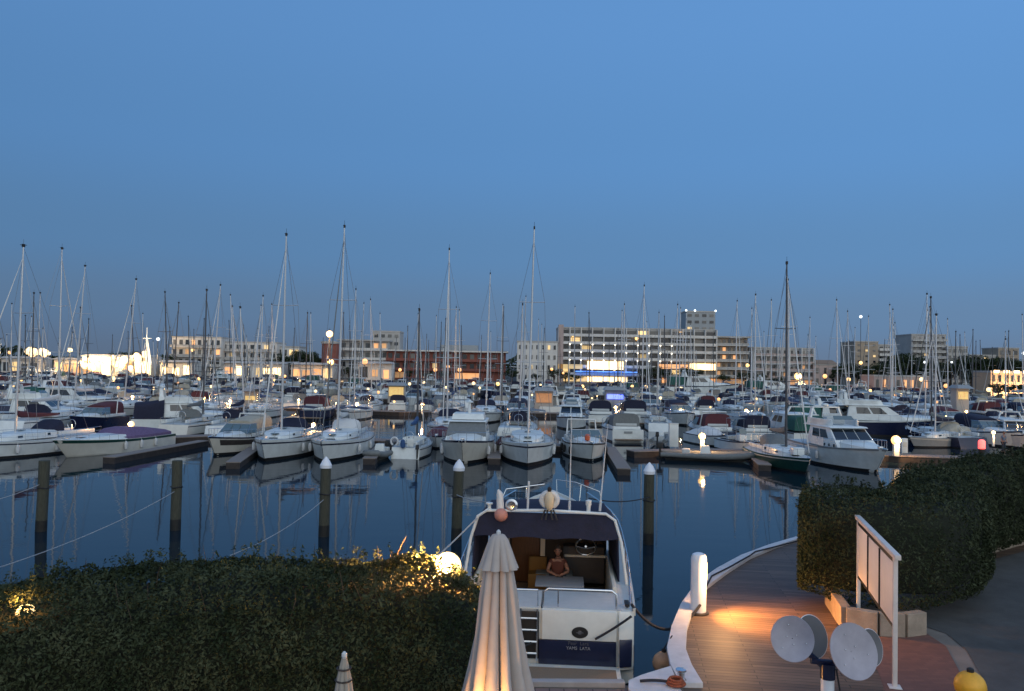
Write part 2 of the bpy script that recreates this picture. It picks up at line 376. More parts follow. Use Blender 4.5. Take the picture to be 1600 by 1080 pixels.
def hedge(name, path, width, z0, z1fun, n, size, label, seed, dens_front=1.0, lump=.27):
    """path: list of (x,y) along the middle line; the section is a rounded box"""
    root = thing(name, label, 'hedge', (0, 0, 0))
    C_ = [np.array(q, float) for q in path]; C_ = [2 * C_[0] - C_[1]] + C_ + [2 * C_[-1] - C_[-2]]; P0 = []
    for i in range(1, len(C_) - 2):
        for t in np.linspace(0, 1, 12, endpoint=False):
            a_, b_, c_, d_ = C_[i - 1:i + 3]; P0.append(.5 * ((2 * b_) + (c_ - a_) * t + (2 * a_ - 5 * b_ + 4 * c_ - d_) * t * t + (3 * b_ - a_ - 3 * c_ + d_) * t ** 3))
    P0 = np.array(P0 + [C_[-2]]); TN = np.gradient(P0, axis=0); TN /= np.linalg.norm(TN, axis=1)[:, None] 
    seg = np.linalg.norm(np.diff(P0, axis=0), axis=1); cum = np.concatenate([[0], np.cumsum(seg)])
    rs = np.random.RandomState(seed)
    def place(t, sct, depth):
        i = np.clip(np.searchsorted(cum, t, side='right') - 1, 0, len(seg) - 1)
        f = (t - cum[i]) / seg[i]; c = P0[i] * (1 - f)[:, None] + P0[i + 1] * f[:, None]
        tan = TN[i] * (1 - f)[:, None] + TN[i + 1] * f[:, None]; nn = np.stack([tan[:, 1], -tan[:, 0]], 1)
        z1 = z1fun(c[:, 0]); h = z1 - z0
        # superellipse section; end rounding
        a = sct; ca, sa = np.cos(a), np.sin(a); e = .52
        xx = np.sign(ca) * np.abs(ca) ** e; zz = np.sign(sa) * np.abs(sa) ** e
        endr = np.minimum(1, np.minimum(t, cum[-1] - t) / .7); rr = .55 + .45 * np.sqrt(np.clip(1 - (1 - endr) ** 2, 0, 1))
        x = xx * width / 2 * depth * rr; z = z0 + h * .5 + zz * h * .5 * depth * (.92 + .08 * rr)
        pts = np.stack([c[:, 0] + nn[:, 0] * x, c[:, 1] + nn[:, 1] * x, z], 1)
        nr = np.stack([nn[:, 0] * xx * .7, nn[:, 1] * xx * .7, zz * .7], 1)
        return pts, nr
    t = rs.uniform(0, cum[-1], n); t = np.where(rs.uniform(0, 1, n) < .10, np.where(rs.uniform(0, 1, n) < .5, rs.uniform(0, .3, n), cum[-1] - rs.uniform(0, .3, n)), t)
    # full section fill at the two ends
    dpt = np.where((t < .3) | (t > cum[-1] - .3), np.sqrt(rs.uniform(0, 1, n)), 1 - np.abs(rs.normal(0, .055, n)))
    aa = np.linspace(-math.pi / 2, math.pi * 1.5, 2001); hz = 2.75
    X_ = np.sign(np.cos(aa)) * np.abs(np.cos(aa)) ** .52 * width / 2; Z_ = np.sign(np.sin(aa)) * np.abs(np.sin(aa)) ** .52 * hz / 2
    al = np.concatenate([[0], np.cumsum(np.hypot(np.diff(X_), np.diff(Z_)))]); lo_, hi_ = width / 2 * .6, al[-1] - width / 2 * .6
    sct = np.interp(rs.uniform(lo_, hi_, n), al, aa)
    pts, nr = place(t, sct, dpt)
    b = vnoise(pts, 1.1, seed + 5) * lump + vnoise(pts, 4.0, seed + 6) * lump * .55
    pts = pts + nr * b[:, None]
    # sprigs sticking out of the top
    k = n // 30; tt = rs.uniform(0, cum[-1], k); sp, sn = place(tt, rs.uniform(.5, math.pi - .5, k), np.ones(k)); 
    grp = rs.randint(0, max(1, k // 14), k); base = sp[grp % k]; bn = sn[grp % k]
    hh = rs.uniform(0, .22, k); drift = rs.normal(0, .14, (max(1, k // 14) + 1, 2))[grp]
    sp2 = base + bn * (vnoise(base, 1.1, seed + 5) * lump)[:, None] + np.stack([drift[:, 0] * hh, drift[:, 1] * hh, hh], 1) + rs.normal(0, .018, (k, 3))
    pts = np.concatenate([pts, sp2]); nr = np.concatenate([nr, sn])
    leaf_cloud('foliage', pts, nr, size, M_LEAF, root, seed)
    # bare shoots that stand above the clipped top
    q = random.Random(seed); b = MB()
    for k in range(60):
        tq = np.array([q.uniform(.3, cum[-1] - .3)]); p_, n_ = place(tq, np.array([q.uniform(.6, 2.5)]), np.ones(1)); p_ = Vector(p_[0]); a_ = Vector((q.uniform(-.5, .5), q.uniform(-.4, .3), 1)).normalized(); l_ = q.uniform(.12, .42)
        b.tube([p_ - a_ * .15, p_ + a_ * l_ * .5, p_ + a_ * l_ + Vector((q.uniform(-.06, .06), 0, -.02))], [.006, .005, .002], 4)
    b.build('shoots', M_BARK, root)['kind'] = 'stuff'
    # dark inner mass of twigs
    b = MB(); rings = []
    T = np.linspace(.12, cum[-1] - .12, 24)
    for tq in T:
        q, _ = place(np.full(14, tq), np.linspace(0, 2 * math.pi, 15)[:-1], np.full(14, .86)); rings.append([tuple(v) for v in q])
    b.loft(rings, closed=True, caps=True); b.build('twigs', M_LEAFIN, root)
    return root
lh = hedge('hedge', [(-12.5, 9.9), (-8.5, 10.6), (-4.6, 11.5), (-.30, 11.9)], 2.5, 1.15, lambda x: 3.88 + np.clip((x + 5.0) * .07, -.38, .10) - .42 * np.clip((x + 1.0) / .7, 0, 1) ** 2, 230000, .029,
           'long clipped dark green hedge filling the lower left, globe lamp at its right end', 3)
# right hedge with its stone planter
pA = P(1300, 958, z=ZQ); pB = P(1448, 985, z=ZQ)
rh_path = [(pA.x + .55, pA.y + 1.15), (pA.x + 2.2, pA.y + 1.3), (9.6, 18.9), (13.0, 23.6), (19, 27.0), (32, 31.5)]
rh_path = [(7.45, 20.3), (9.3, 19.5), (10.9, 20.4), (13.6, 24.4), (19.5, 28.2), (32, 32.5)]
rh = hedge('hedge', rh_path, 2.5, ZQ + .3, lambda x: 3.98 + np.clip((x - 9) * .035, -.12, .42), 230000, .037,
           'tall bushy dark hedge on the right behind the white notice board', 9, lump=.3)
# ------------------------------------------------------------------ boats (bow towards -Y, origin amidships on the waterline)
class Hull:
    def __init__(s, Lh, B, fb, fs, kind='motor', stern=.85, fine=.55, flare=.62):
        s.L, s.B, s.fb, s.fs, s.kind, s.st, s.fine, s.fl = Lh, B, fb, fs, kind, stern, fine, flare
    def w(s, t):
        k = math.sin(math.pi / 2 * min(1, t / s.fine)) ** (.82 if s.kind == 'motor' else .95)
        return max(.02, s.B / 2 * k * (1 - (1 - s.st) * max(0, (t - .55) / .45) ** 2))
    def h(s, t): return s.fb + (s.fs - s.fb) * t - .10 * math.sin(math.pi * t) * s.fb
    def pt(s, t, q, off=0):
        """a point of the right side: q 0 at the waterline, 1 at the sheer, negative under water"""
        w, h = s.w(t), s.h(t); fl = s.fl + (1 - s.fl) * min(1, t * 1.6)
        x = w * (fl + (1 - fl) * max(0, q) ** 1.25) if q >= 0 else w * fl * (1 + q * .8)
        rake = (.115 if s.kind == 'motor' else .085) * s.L * (1 - max(q, -.3)) * (1 - t) ** 5 
        y = -s.L / 2 + t * s.L + rake - (0 if s.kind == 'motor' else .04 * s.L * (q - .5) * t ** 8)
        return Vector((x + off, y, q * h if q >= 0 else q * .5))
    def mesh(s, n=14):
        b = MB(); T = [0, .02, .06, .12] + [.12 + .88 * i / n for i in range(1, n + 1)]; Q = [1, .8, .55, .3, .12, 0, -.35, -.9]
        rings = []
        for t in T:
            r = [s.pt(t, q) for q in Q]; l = [Vector((-p.x, p.y, p.z)) for p in r[::-1]]; rings.append(r + l)
        b.loft(rings, closed=False); k = len(rings[0]); b.f.append(tuple((len(rings) - 1) * k + j for j in range(k)))
        return b
    def deck(s, n=12, t0=0, t1=1, dz=-.04, camber=.06, inset=.03):
        b = MB(); rings = []
        for i in range(n + 1):
            t = t0 + (t1 - t0) * i / n; w = max(.01, s.w(t) - inset); y = s.pt(t, 1).y; z = s.h(t) + dz
            rings.append([(-w, y, z), (-w * .5, y, z + camber * .8), (0, y, z + camber), (w * .5, y, z + camber * .8), (w, y, z)])
        b.loft(rings, closed=False); return b
    def band(s, t0, t1, q0, q1, off=.012, n=14, sides=(1, -1), th=.015):
        b = MB()
        for sd in sides:
            rings = []
            for i in range(n + 1):
                t = t0 + (t1 - t0) * i / n; a, c = s.pt(t, q0), s.pt(t, q1)
                rings.append([(sd * (a.x + off), a.y - (.01 if t < .02 else 0), a.z), (sd * (c.x + off), c.y - (.01 if t < .02 else 0), c.z), (sd * (c.x - .02), c.y, c.z), (sd * (a.x - .02), a.y, a.z)])
            b.loft(rings, closed=True, caps=True)
        return b
    def rail(s, t0, t1, hgt=.6, n=7, r=.014, mid=True, front=True):
        """guard rail: top wire / tube with stanchions"""
        b = MB()
        for sd in (1, -1):
            pts = []
            for i in range(n + 1):
                t = t0 + (t1 - t0) * i / n; p = s.pt(t, 1); p = Vector((sd * (p.x - .06), p.y, s.h(t)))
                b.tube([p, p + Vector((0, 0, hgt))], r, 4); pts.append(p + Vector((0, 0, hgt)))
            b.tube(pts, r, 4)
            if mid: b.tube([q - Vector((0, 0, hgt * .5)) for q in pts], r * .7, 4)
            if sd == 1: first = pts[0]
        if front: b.tube([first, Vector((0, first.y - .25, first.z + .03)), Vector((-first.x, first.y, first.z))], r, 4)
        return b
def superbox(b, hx0, ya0, yb0, z0, hx1, ya1, yb1, z1):
    b.frust(hx0, ya0, yb0, z0, hx1, ya1, yb1, z1)
def faces_of(hx0, ya0, yb0, z0, hx1, ya1, yb1, z1):
    """named side faces of a house shape, each (lower left, lower right, upper right, upper left) seen from outside"""
    return dict(front=[(-hx0, ya0, z0), (hx0, ya0, z0), (hx1, ya1, z1), (-hx1, ya1, z1)],
                right=[(hx0, ya0, z0), (hx0, yb0, z0), (hx1, yb1, z1), (hx1, ya1, z1)],
                left=[(-hx0, yb0, z0), (-hx0, ya0, z0), (-hx1, ya1, z1), (-hx1, yb1, z1)],
                back=[(hx0, yb0, z0), (-hx0, yb0, z0), (-hx1, yb1, z1), (hx1, yb1, z1)])
def arch_cloth(y0, y1, w0, w1, z0, zt0, zt1, n=8, thick=0, sq=.6):
    """a canvas arch from y0 to y1, standing on z0"""
    b = MB(); m = 5; rings = []
    for i in range(m + 1):
        f = i / m; y = y0 + (y1 - y0) * f; w = w0 + (w1 - w0) * f; zt = zt0 + (zt1 - zt0) * math.sin(f * math.pi / 2)
        r = []
        for j in range(n + 1):
            a = math.pi * j / n; c, q = math.cos(a), math.sin(a)
            r.append((w * math.copysign(abs(c) ** sq, c), y, z0 + (zt - z0) * abs(q) ** sq))
        rings.append(r)
    b.loft(rings, closed=False); k = n + 1
    o = len(b.v); b.f.append(tuple(range(k))); b.f.append(tuple(m * k + j for j in range(k)))
    return b
def fenders(h, root, ts, sides, m=None, size=.13):
    for t in ts:
        for sd in sides:
            p = h.pt(t, .95); x = sd * (p.x + size * .8); b = MB()
            b.lathe([(.01, -.33), (size * .75, -.28), (size, -.1), (size, .12), (size * .7, .26), (.02, .3)], (x, p.y, h.h(t) * .55), 8)
            b.tube([(x, p.y, h.h(t) * .55 + .28), (sd * p.x, p.y, h.h(t) + .05)], .012, 4)
            b.build('fender', m or M_FEND, root)

def sailboat(root, Lh=11, B=3.6, fb=1.25, mast_h=14.5, hullm=None, cover=None, hood=None, stripe=None, detail=2, genoa=True, lean=0, mastm=None, bimini=None):
    hullm = hullm or M_WHITE; cover = cover or M_NAVY; mastm = mastm or M_ALU; stripe = stripe or M_NAVYH
    h = Hull(Lh, B, fb, fb * .82, 'sail', .78, .52, .70)
    h.mesh(12 if detail else 7).build('hull', hullm, root, ang=50)
    h.deck(10 if detail else 6).build('deck', M_DECK, root)
    if detail:
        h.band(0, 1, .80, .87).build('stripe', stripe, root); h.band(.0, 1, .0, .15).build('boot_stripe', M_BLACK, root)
    # coachroof
    zc = fb * .93; y0, y1 = -Lh * .26, Lh * .12; b = MB(); rings = []; top = .42
    for f, ww, hh in ((0, .25, .02), (.06, .5, .35), (.2, .78, .72), (.45, .95, .92), (.8, 1, 1), (1, .98, 1.04)):
        w = B * .31 * ww; y = y0 + (y1 - y0) * f; z = zc + .02
        rings.append([(-w * 1.06, y, z - .1), (-w, y, z + top * hh * .75), (-w * .72, y, z + top * hh), (0, y, z + top * hh * 1.1), (w * .72, y, z + top * hh), (w, y, z + top * hh * .75), (w * 1.06, y, z - .1)])
    b.loft(rings, closed=False, caps=False); b.f.append(tuple(5 * 7 + j for j in range(7))); b.build('coachroof', hullm if hullm in (M_WHITE, M_WHITE2) else M_WHITE, root)
    if detail:
        for sd in (1, -1):
            for f0, f1 in ((.28, .46), (.55, .86)):
                g = MB(); W0 = B * .31
                def q(f, k):
                    ww = .85 + (f - .28) * .25; w = W0 * min(1, ww) ; hh = .75 + .25 * min(1, (f - .2) / .5)
                    return Vector((sd * (w * (1.06 - .06 * k) + .012), y0 + (y1 - y0) * f, zc + .02 - .1 + (.1 + top * hh * .75) * k))
                c = [q(f0, .45), q(f1, .42), q(f1, .86), q(f0, .86)]
                g.slab(c if sd > 0 else c[::-1], .012); g.build('cabin_window', M_GLASS, root, smooth=False)
        hb = MB(); hb.box(0, y0 + .35, zc + .30, .5, .5, .05); hb.build('hatch', M_GLASS2, root, bevel=.01); hb = MB(); hb.box(0, y0 + (y1 - y0) * .55, zc + .52, .45, .45, .04); hb.build('hatch', M_GLASS2, root, bevel=.01)
        ck = MB(); ck.box(-B * .26, Lh * .29, zc + .12, .18, Lh * .3, .3); ck.box(B * .26, Lh * .29, zc + .12, .18, Lh * .3, .3); ck.build('cockpit_coaming', M_WHITE, root, bevel=.04)
        h.rail(.10, .97, .58, 7, .012).build('guard_rail', M_STEEL, root)
        an = MB(); an.tube([(0, -Lh / 2 - .12, fb + .02), (0, -Lh / 2 + .4, fb + .05)], .05, 6); an.tube([(0, -Lh / 2 - .14, fb - .02), (0, -Lh / 2 + .03, fb - .32)], [.02, .05], 5); an.build('anchor', M_STEEL, root)
        wl = MB(); wl.tube([(.38 * math.cos(a), Lh * .34, zc + .62 + .38 * math.sin(a)) for a in [i * math.pi / 6 for i in range(13)]], .018, 4, False); wl.box(0, Lh * .34, zc + .25, .1, .1, .7); wl.build('steering_wheel', M_STEEL, root)
    if hood is not None:
        arch_cloth(y1 - .45, y1 + .75, B * .22, B * .29, zc + .3, zc + .55, zc + 1.15, 8).build('sprayhood', hood, root)
    if bimini is not None:
        bb = MB(); zb = zc + 1.85
        bb.loft([[(x, Lh * .22 + f * Lh * .2, zb + .12 * (1 - (x / (B * .36)) ** 2) - .06 * abs(f - .5)) for x in (-B * .36, -B * .2, 0, B * .2, B * .36)] for f in (0, .33, .66, 1)], closed=False)
        o = bb.build('bimini', bimini, root)
        fr = MB()
        for yy in (Lh * .22, Lh * .42):
            fr.tube([(-B * .36, yy, zc), (-B * .36, yy, zb), (0, yy, zb + .1), (B * .36, yy, zb), (B * .36, yy, zc)], .016, 4)
        fr.build('bimini_frame', M_STEEL, root)
    # mast and rigging
    ym = -Lh * .09; zt = mast_h; lx = lean * mast_h
    mp = lambda z: Vector((lx * z / mast_h, ym + .012 * z, z))
    r0 = .085 if detail else .10
    b = MB(); b.tube([mp(zc), mp(zt * .5), mp(zt * .93), mp(zt)], [r0, r0, r0 * .75, r0 * .6], 7)
    b.build('mast', mastm, root)
    t = MB(); t.tube([mp(zt), mp(zt) + Vector((0, 0, .55))], .012, 4); t.tube([mp(zt) + Vector((-.05, -.25, .12)), mp(zt) + Vector((.05, .25, .16))], .02, 4)
    t.box(mp(zt).x, mp(zt).y, zt + .1, .12, .2, .22); t.build('masthead', M_BLACK, root)
    for fz in ((.42, .68) if mast_h > 12.5 else (.52,)):
        sp = MB(); c = mp(zt * fz); ws = B * .30 * (1.15 - fz * .5); sp.tube([c + Vector((-ws, .25, .05)), c, c + Vector((ws, .25, .05))], .03, 5); sp.build('spreader', mastm, root)
    bow = Vector((0, -Lh / 2 + .15, fb)); st = Vector((0, Lh / 2 - .1, fb * .82)); wr = .013
    if detail or genoa:
        g = MB(); top_ = mp(zt * .95)
        if genoa: g.tube([bow + Vector((0, 0, .35)), bow.lerp(top_, .25), bow.lerp(top_, .7), top_], [.03, .055, .04, .015], 6); g.build('furled_genoa', M_SAILC if rnd.random() < .6 else M_GREYC, root)
        else: g.tube([bow, top_], wr, 4); g.build('forestay', M_WIRE, root)
    if detail:
        g = MB(); g.tube([st, mp(zt)], wr, 4); g.build('backstay', M_WIRE, root)
        for sd in (1, -1):
            cp_ = h.pt(.44, 1); c1 = mp(zt * .42) + Vector((sd * B * .30, .25, .05)); c2 = mp(zt * .68) + Vector((sd * B * .24, .25, .05))
            g = MB(); g.tube([(sd * (cp_.x - .1), ym + .2, h.h(.44)), c1, c2, mp(zt * .95)], wr, 4); g.tube([(sd * (cp_.x - .15), ym - .1, h.h(.44)), mp(zt * .42)], wr, 4)
            g.build('shroud', M_WIRE, root)
    g = MB(); zb = zc + 1.35; e = Lh * .24
    g.tube([mp(zb), (0, e, zb + .05)], .06, 6); g.build('boom', mastm, root)
    g = MB(); rings = []
    for f, rr in ((0, .20), (.1, .21), (.4, .17), (.8, .12), (1, .07)):
        y = ym + .1 + (e - ym - .2) * f; rings.append([(rr * .75 * math.cos(a) + mp(zb).x * (1 - f), y, zb + .14 + rr * 1.1 * math.sin(a) + (.25 * (1 - f) ** 4)) for a in [i * math.pi / 4 for i in range(8)]])
    g.loft(rings, closed=True, caps=True); g.build('sail_cover', cover, root)
    return h

def outboard(root, y, x=0, z=.5, s=1.0, m=None, tilt=0):
    b = MB(); b.frust(.13 * s, y, y + .42 * s, z + .25 * s, .10 * s, y + .04, y + .36 * s, z + .62 * s); b.box(0, y + .18 * s, z - .15 * s, .12 * s, .16 * s, .8 * s); b.box(0, y + .25 * s, z - .42 * s, .05 * s, .34 * s, .12 * s)
    return b.build('outboard_motor', m or M_BLACK, root, bevel=.03 * s, loc=(x, 0, 0))

def motorboat(root, Lh=10, B=3.5, fb=1.55, fs=1.1, style='fly', hullm=None, stripe=None, canopy=None, detail=2, arch=True, topm=None, tinted=True, cab=1.0, sideband=False):
    hullm = hullm or M_WHITE; topm = topm or M_WHITE; stripe = stripe or M_NAVYH
    h = Hull(Lh, B, fb, fs, 'motor', .90, .50, .60)
    h.mesh(12 if detail else 7).build('hull', hullm, root, ang=50)
    h.deck(10 if detail else 6).build('deck', M_DECK, root)
    if detail:
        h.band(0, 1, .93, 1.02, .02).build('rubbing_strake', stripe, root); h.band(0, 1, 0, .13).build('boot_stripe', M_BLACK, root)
        h.rail(.04, .52, .62, 6, .014, mid=False).build('bow_rail', M_STEEL, root)
        an = MB(); an.tube([(0, -Lh / 2 - .1, fb), (0, -Lh / 2 + .5, fb + .05)], .045, 6); an.box(0, -Lh / 2 + .75, fb + .06, .28, .3, .16); an.build('anchor', M_STEEL, root, bevel=.01)
    if sideband: h.band(.08, .95, .55, .86, .016).build('hull_panel', M_GLASS if sideband is True else sideband, root)
    zc = (fb + fs) / 2 - .06; wc = B * .40
    gl = M_GLASS if tinted else M_GLASS2
    if style in ('fly', 'sedan', 'hardtop'):
        a = dict(hx0=wc, ya0=-Lh * .20, yb0=Lh * .24, z0=zc - .12, hx1=wc * .86, ya1=-Lh * .045, yb1=Lh * .22, z1=zc + 1.30 * cab)
        # trunk cabin forward
        b = MB(); b.loft([[(-w, y, zc - .1), (-w * .9, y, zc + hh * .7), (-w * .5, y, zc + hh), (w * .5, y, zc + hh), (w * .9, y, zc + hh * .7), (w, y, zc - .1)] for y, w, hh in ((-Lh * .40, B * .06, .08), (-Lh * .34, B * .18, .30), (-Lh * .26, B * .29, .42), (-Lh * .13, B * .37, .5))], closed=False, caps=False)
        b.build('trunk_cabin', topm, root)
        b = MB(); b.frust(**a); b.build('cabin', topm, root, bevel=.06)
        F = faces_of(**a)
        for u0, u1 in ((.05, .48), (.52, .95)) if B < 3.9 else ((.04, .34), (.36, .64), (.66, .96)):
            g = MB(); g.on(F['front'], u0, u1, .42, .93, .02); g.build('windscreen', gl, root, smooth=False)
        for k in ('left', 'right'):
            for u0, u1 in ((.22, .50), (.54, .82)) if k == 'right' else ((.18, .46), (.50, .78)):
                g = MB(); g.on(F[k], u0, u1, .45, .88, .02); g.build('side_window', gl, root, smooth=False)
        zt = a['z1']
        g = MB(); g.on(F['back'], .12, .88, .05, .92, .02); g.build('saloon_door', M_GLASS, root, smooth=False)
        ov = MB(); ov.frust(wc * .93, -Lh * .075, Lh * .30, zt, wc * .90, -Lh * .06, Lh * .30, zt + .10); ov.build('roof', topm, root, bevel=.03)
        if style == 'fly':
            b = MB(); b.loft([[(-w, y, zt + .08), (-w * 1.02, y + dy, zt + .58), (-w * .96, y + dy, zt + .60), (-w * .9, y + dy, zt + .12), (w * .9, y + dy, zt + .12), (w * .96, y + dy, zt + .60), (w * 1.02, y + dy, zt + .58), (w, y, zt + .08)] for y, w, dy in ((-Lh * .03, wc * .62, .25), (Lh * .02, wc * .82, .1), (Lh * .15, wc * .84, 0), (Lh * .27, wc * .82, 0))], closed=True, caps=True)
            b.build('flybridge', topm, root)
            b = MB(); b.slab([(-wc * .5, -Lh * .005, zt + .58), (wc * .5, -Lh * .005, zt + .58), (wc * .45, Lh * .02, zt + .85), (-wc * .45, Lh * .02, zt + .85)], .015); b.build('fly_screen', M_GLASS2, root, smooth=False)
            b = MB(); b.box(0, Lh * .12, zt + .45, wc * .9, .5, .55); b.box(0, Lh * .155, zt + .75, wc * .9, .12, .4); b.build('helm_seat', M_DECK, root, bevel=.05)
        if arch:
            b = MB(); ya = Lh * .22; za = zt + (1.35 if style == 'fly' else .75)
            for sd in (1, -1): b.hexa([(sd * wc * .92, ya, zt + .05), (sd * wc * .92, ya + .5, zt + .05), (sd * wc * .84, ya + .5, zt + .05), (sd * wc * .84, ya, zt + .05), (sd * wc * .7, ya + .2, za), (sd * wc * .7, ya + .5, za), (sd * wc * .6, ya + .5, za), (sd * wc * .6, ya + .2, za)])
            b.box(0, ya + .35, za + .03, wc * 1.42, .32, .1); b.build('radar_arch', topm, root, bevel=.02)
            b = MB(); b.lathe([(.02, 0), (.26, .02), (.29, .10), (.24, .2), (.05, .24)], (0, ya + .35, za + .1), 10); b.build('radar_dome', M_WHITE, root)
            b = MB(); b.tube([(wc * .5, ya + .35, za), (wc * .55, ya + .5, za + 1.8)], [.015, .006], 4); b.build('aerial', M_FEND, root); b = MB(); b.tube([(-wc * .5, ya + .35, za), (-wc * .55, ya + .5, za + 1.5)], [.015, .006], 4); b.build('aerial', M_FEND, root)
        if canopy:
            b = arch_cloth(Lh * .24, Lh * .46, wc * .95, wc * .98, zc, zt + .05, zt + .02, 10, sq=.35); b.build('cockpit_canopy', canopy, root)
    elif style == 'express':
        b = MB(); b.loft([[(-w, y, zc - .1), (-w * .9, y, zc + hh * .7), (-w * .5, y, zc + hh), (w * .5, y, zc + hh), (w * .9, y, zc + hh * .7), (w, y, zc - .1)] for y, w, hh in ((-Lh * .42, B * .05, .10), (-Lh * .30, B * .22, .26), (-Lh * .12, B * .36, .38), (-Lh * .02, B * .40, .40))], closed=False, caps=False)
        b.build('foredeck', topm, root)
        a = dict(hx0=wc, ya0=-Lh * .10, yb0=Lh * .10, z0=zc + .20, hx1=wc * .85, ya1=Lh * .00, yb1=Lh * .12, z1=zc + .90)
        F = faces_of(**a)
        for k, u0, u1 in (('front', .02, .33), ('front', .35, .65), ('front', .67, .98), ('left', .05, .95), ('right', .05, .95)):
            g = MB(); g.on(F[k], u0, u1, .05, .95, .012); g.build('windscreen', M_GLASS2, root, smooth=False)
        fr = MB(); fr.tube([F['left'][3], F['left'][2], F['front'][2], F['right'][2]], .025, 5); fr.tube([F['front'][0], F['front'][3]], .02, 4); fr.tube([F['front'][1], F['front'][2]], .02, 4); fr.build('screen_frame', M_STEEL, root)
        cm = MB(); cm.frust(wc, Lh * .0, Lh * .44, zc - .1, wc * .98, Lh * .0, Lh * .44, zc + .22); cm.build('cockpit_side', topm, root, bevel=.05)
        fl_ = MB(); fl_.box(0, Lh * .24, zc + .235, wc * 1.7, Lh * .36, .03); fl_.build('cockpit_shadow_panel', M_BLACK, root)  # black slab above the deck stands in for the shade inside the cockpit
        se = MB(); se.box(0, Lh * .36, zc + .36, wc * 1.6, .7, .35); se.box(0, Lh * .16, zc + .40, wc * 1.3, .5, .5); se.build('seat', M_DECK, root, bevel=.06)
        if canopy:
            arch_cloth(Lh * .02, Lh * .40, wc * .88, wc * .98, zc + .1, zc + 1.15, zc + 1.45, 10, sq=.45).build('canopy', canopy, root)
        if arch:
            b = MB(); ya = Lh * .26; za = zc + 1.55
            b.tube([(-wc, ya - .3, zc + .1), (-wc * .9, ya + .1, za), (wc * .9, ya + .1, za), (wc, ya - .3, zc + .1)], .07, 6); b.build('radar_arch', topm, root)
    elif style == 'covered':
        b = MB(); rings = []
        for f, hh, ww in ((0, .06, .5), (.12, .22, .9), (.35, .62, 1), (.55, .85, 1), (.8, .55, 1), (1, .15, .95)):
            t = .16 + f * .80; w = h.w(t) * ww; y = h.pt(t, 1).y; z = h.h(t)
            rings.append([(-w - .03, y, z - .18), (-w, y, z + .03), (-w * .6, y, z + hh * .75), (0, y, z + hh), (w * .6, y, z + hh * .75), (w, y, z + .03), (w + .03, y, z - .18)])
        b.loft(rings, closed=False); b.f.append(tuple(5 * 7 + j for j in range(7))); b.build('boat_cover', canopy or M_NAVY, root)
    elif style == 'open':
        b = MB(); b.frust(B * .17, -Lh * .06, Lh * .10, fs * .6, B * .14, -Lh * .02, Lh * .08, fs + .65); b.build('console', topm, root, bevel=.05)
        b = MB(); b.slab([(-B * .15, -Lh * .03, fs + .62), (B * .15, -Lh * .03, fs + .62), (B * .13, 0, fs + 1.05), (-B * .13, 0, fs + 1.05)], .012); b.build('windscreen', M_GLASS2, root, smooth=False)
        b = MB(); b.box(0, Lh * .22, fs + .12, B * .6, .5, .5); b.build('seat', M_DECK, root, bevel=.05)
        fl_ = MB(); fl_.box(0, Lh * .16, fs + .03, B * .62, Lh * .52, .05); fl_.build('cockpit_shadow_panel', M_BLACK, root)  # flat dark sheet in place of a shaded recess, the deck is not sunk
        if canopy:
            bb = MB(); zb = fs + 1.9; bb.loft([[(x, -Lh * .1 + f * Lh * .32, zb + .1 * (1 - (x / (B * .36)) ** 2)) for x in (-B * .36, 0, B * .36)] for f in (0, .5, 1)], closed=False)
            bb.build('bimini', canopy, root); fr = MB()
            for yy in (-Lh * .08, Lh * .2): fr.tube([(-B * .36, yy, fs), (-B * .36, yy, zb), (B * .36, yy, zb), (B * .36, yy, fs)], .018, 4)
            fr.build('bimini_frame', M_STEEL, root)
    if style in ('open', 'covered', 'express') and Lh < 8.5: outboard(root, Lh / 2 - .02, 0, fs * .45, 1.2)
    if detail and style not in ('open',):
        b = MB(); b.box(0, Lh / 2 + .32, .30, B * .78, .7, .09); b.build('swim_platform', M_TEAK, root, bevel=.02)
    return h

def rib(root, Lh=6, B=2.3, tubem=None):
    b = MB(); pts = []; z = .42
    path = [(-B / 2 + .25, Lh / 2, z), (-B / 2 + .25, -Lh * .12, z), (-B / 2 + .42, -Lh * .32, z + .08), (-.45, -Lh * .46, z + .2), (0, -Lh / 2, z + .24)]
    path = path + [(-x, y, q) for x, y, q in path[-2::-1]]
    b.tube(path, [.17, .24, .24, .24, .22, .24, .24, .24, .17], 12); b.build('inflated_tube', tubem or M_GREYC, root, ang=60)
    b = MB(); b.loft([[(-B * .32 * w, y, .42), (0, y, zz), (B * .32 * w, y, .42)] for y, w, zz in ((-Lh * .45, .1, .3), (-Lh * .3, .7, -.1), (0, 1, -.2), (Lh * .46, 1, -.2))], closed=True, caps=True); b.build('hull', M_GREY, root)
    b = MB(); b.frust(.4, -Lh * .02, Lh * .10, .4, .3, 0, Lh * .08, 1.15); b.build('console', M_WHITE, root, bevel=.05)
    b = MB(); b.box(0, Lh * .24, .62, .9, .6, .45); b.build('seat', M_DECK, root, bevel=.05)
    outboard(root, Lh / 2 - .1, 0, .55, 1.15)
# ------------------------------------------------------------------ the first row of boats across the basin
def moor(name_px, Yc, z=0): return P(name_px[0], name_px[1], z=0)
ROPES = []
def boat(name, label, cat, bowpx, Lh, yaw=0, group='boats moored bow out along the first pontoon'):
    """bowpx: photo pixel of the bow at the waterline; yaw turns the stern to the right"""
    p = P(bowpx[0], bowpx[1], z=0); d = Vector((math.sin(yaw), math.cos(yaw), 0)) * Lh / 2 * .88
    r = thing(name, label, cat, (p.x + d.x, p.y + d.y, 0), -yaw, group); return r
def lamp_glow(root_name): pass

